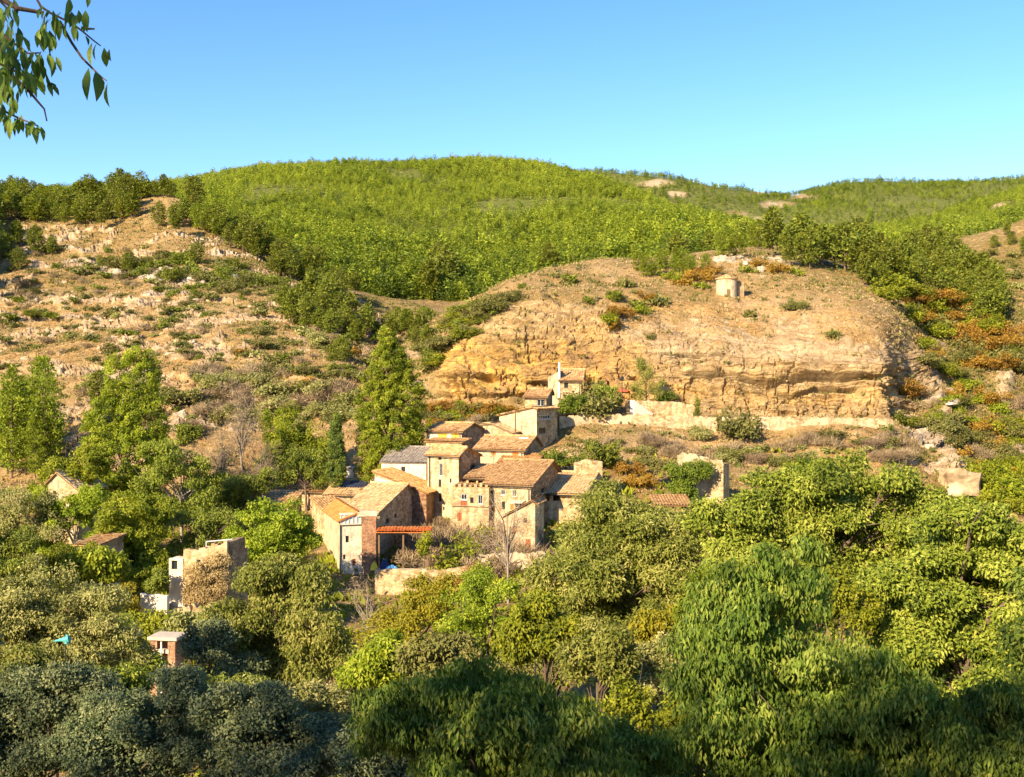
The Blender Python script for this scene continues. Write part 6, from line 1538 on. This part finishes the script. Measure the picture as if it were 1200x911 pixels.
for q in rg.choice(len(cen2), 16, replace=False):
    e = cen2[q]; mb.tube([(.25, .2, 3.4), tuple((np.array((.25, .2, 3.9)) + e) / 2 + np.array((0, 0, .2))), tuple(e)], [.06, .035, .008], 5)
mb.build('trunk', M_bark, ct)

# trees on the bank behind, which shade the foreground
for k, (x, y, h, wd) in enumerate([(-9,-6,12.5,4),(-14,-5,14.5,4.2),(-19,-4,14,4.2),(-26,-6,27,4.6),(-25,-3,13,4.5),(-31,-5,14,5),(-37,-4,14,5),(-43,-4,14,5)]):
    z = float(bank_z(np.array(float(x)), np.array(float(y)))); rg = np.random.default_rng(600 + k)
    r = empty('broadleaf_tree', (x, y, z), label='leafy tree on the bank behind the viewpoint, shading the slope', cat='tree', group='trees on the bank behind')
    V, Fq, t, cen = crown_data([(0,0,h*.62,wd,wd,h*.34),(wd*.4,0,h*.75,wd*.6,wd*.6,h*.26),(-wd*.5,.5,h*.5,wd*.6,wd*.6,h*.25)], 170, 15, .5, (.32,.16), rg, shell=(.2, 1.2), lobes=6)
    obj('crown', mesh_np('crown', V, Fq, L_green, t), r)
    obj('trunk', limb_mesh(cen, (0, 0, -.4), (0, 0, h * .55), .28, rg, 14), r)

up = empty('utility_pole', at(604, 520, 168), label='dark wooden utility pole with crossbar beside the small gabled house', cat='pole')
mb = MB(); mb.tube([(0, 0, -2), (0, 0, 1), (0, 0, 5.2)], [.13, .12, .10], 7); mb.build('post', M_wood, up)
mb = MB(); mb.box((-.7, -.06, 4.7), (.7, .06, 4.82)); mb.build('crossbar', M_wood, up)

for k, (px, Y, sz, mat, lab) in enumerate([(1290, 36, 110, L_green, 'green tree just beyond the right edge of the slope'), (1400, 44, 100, L_bright, 'bright tree farther beyond the right edge'), (-120, 27, 90, L_holm, 'grey green tree beyond the lower left corner'), (1300, 22, 100, L_cherry, 'cherry tree beyond the lower right corner')]):
    tree('broadleaf_tree', lab, 'tree', px, Y, [(px, 720, sz, sz * .6), (px - sz * .5, 780, sz * .6, sz * .5), (px + sz * .5, 770, sz * .6, sz * .5), (px, 840, sz, sz * .6)], mat, (0.17, 0.075), 1200, 34, 0.34, 800 + k, .2, base=1050 if Y > 30 else 1250)
# ------------------------------------------------------------------ light, sky, camera
ts = Vector((-math.sin(R(SUN_AZ)) * math.cos(R(SUN_EL)), -math.cos(R(SUN_AZ)) * math.cos(R(SUN_EL)), math.sin(R(SUN_EL))))
sun = bpy.data.lights.new('sun', 'SUN'); sun.energy = 5.0; sun.angle = R(0.53); sun.color = (1.0, 0.82, 0.56)
so = bpy.data.objects.new('sun', sun); COL.objects.link(so)
so.rotation_euler = ts.to_track_quat('Z', 'Y').to_euler(); so.location = (-60, -60, 80)
w = bpy.data.worlds.new('World'); SC.world = w; w.use_nodes = True
nt = w.node_tree; bg = nt.nodes['Background']
sky = nt.nodes.new('ShaderNodeTexSky'); sky.sky_type = 'NISHITA'; sky.sun_disc = False
sky.sun_elevation = R(SUN_EL); sky.sun_rotation = math.atan2(ts.x, ts.y)
sky.altitude = 900; sky.air_density = 1.0; sky.dust_density = 0.4; sky.ozone_density = 1.6
hs = nt.nodes.new('ShaderNodeHueSaturation'); hs.inputs['Saturation'].default_value = 1.3; hs.inputs['Hue'].default_value = 0.51
nt.links.new(sky.outputs[0], hs.inputs['Color']); nt.links.new(hs.outputs[0], bg.inputs[0]); bg.inputs[1].default_value = 0.11
cd = bpy.data.cameras.new('camera'); cd.sensor_width = 36; cd.lens = F / 1200 * 36; cd.clip_start = 0.1; cd.clip_end = 6000
co = bpy.data.objects.new('camera', cd); COL.objects.link(co)
co.location = (0, 0, 0); co.rotation_euler = (R(90), 0, 0); SC.camera = co
vs = SC.view_settings
vs.view_transform = 'Standard'; vs.look = 'None'; vs.gamma = 1; vs.exposure = 1.42
try: SC.view_settings.use_curve_mapping = False
except Exception: pass
cy = SC.cycles
cy.max_bounces = 6; cy.diffuse_bounces = 4; cy.glossy_bounces = 2; cy.transmission_bounces = 4; cy.transparent_max_bounces = 4
cy.use_adaptive_sampling = True; cy.adaptive_threshold = 0.02
cy.caustics_reflective = False; cy.caustics_refractive = False
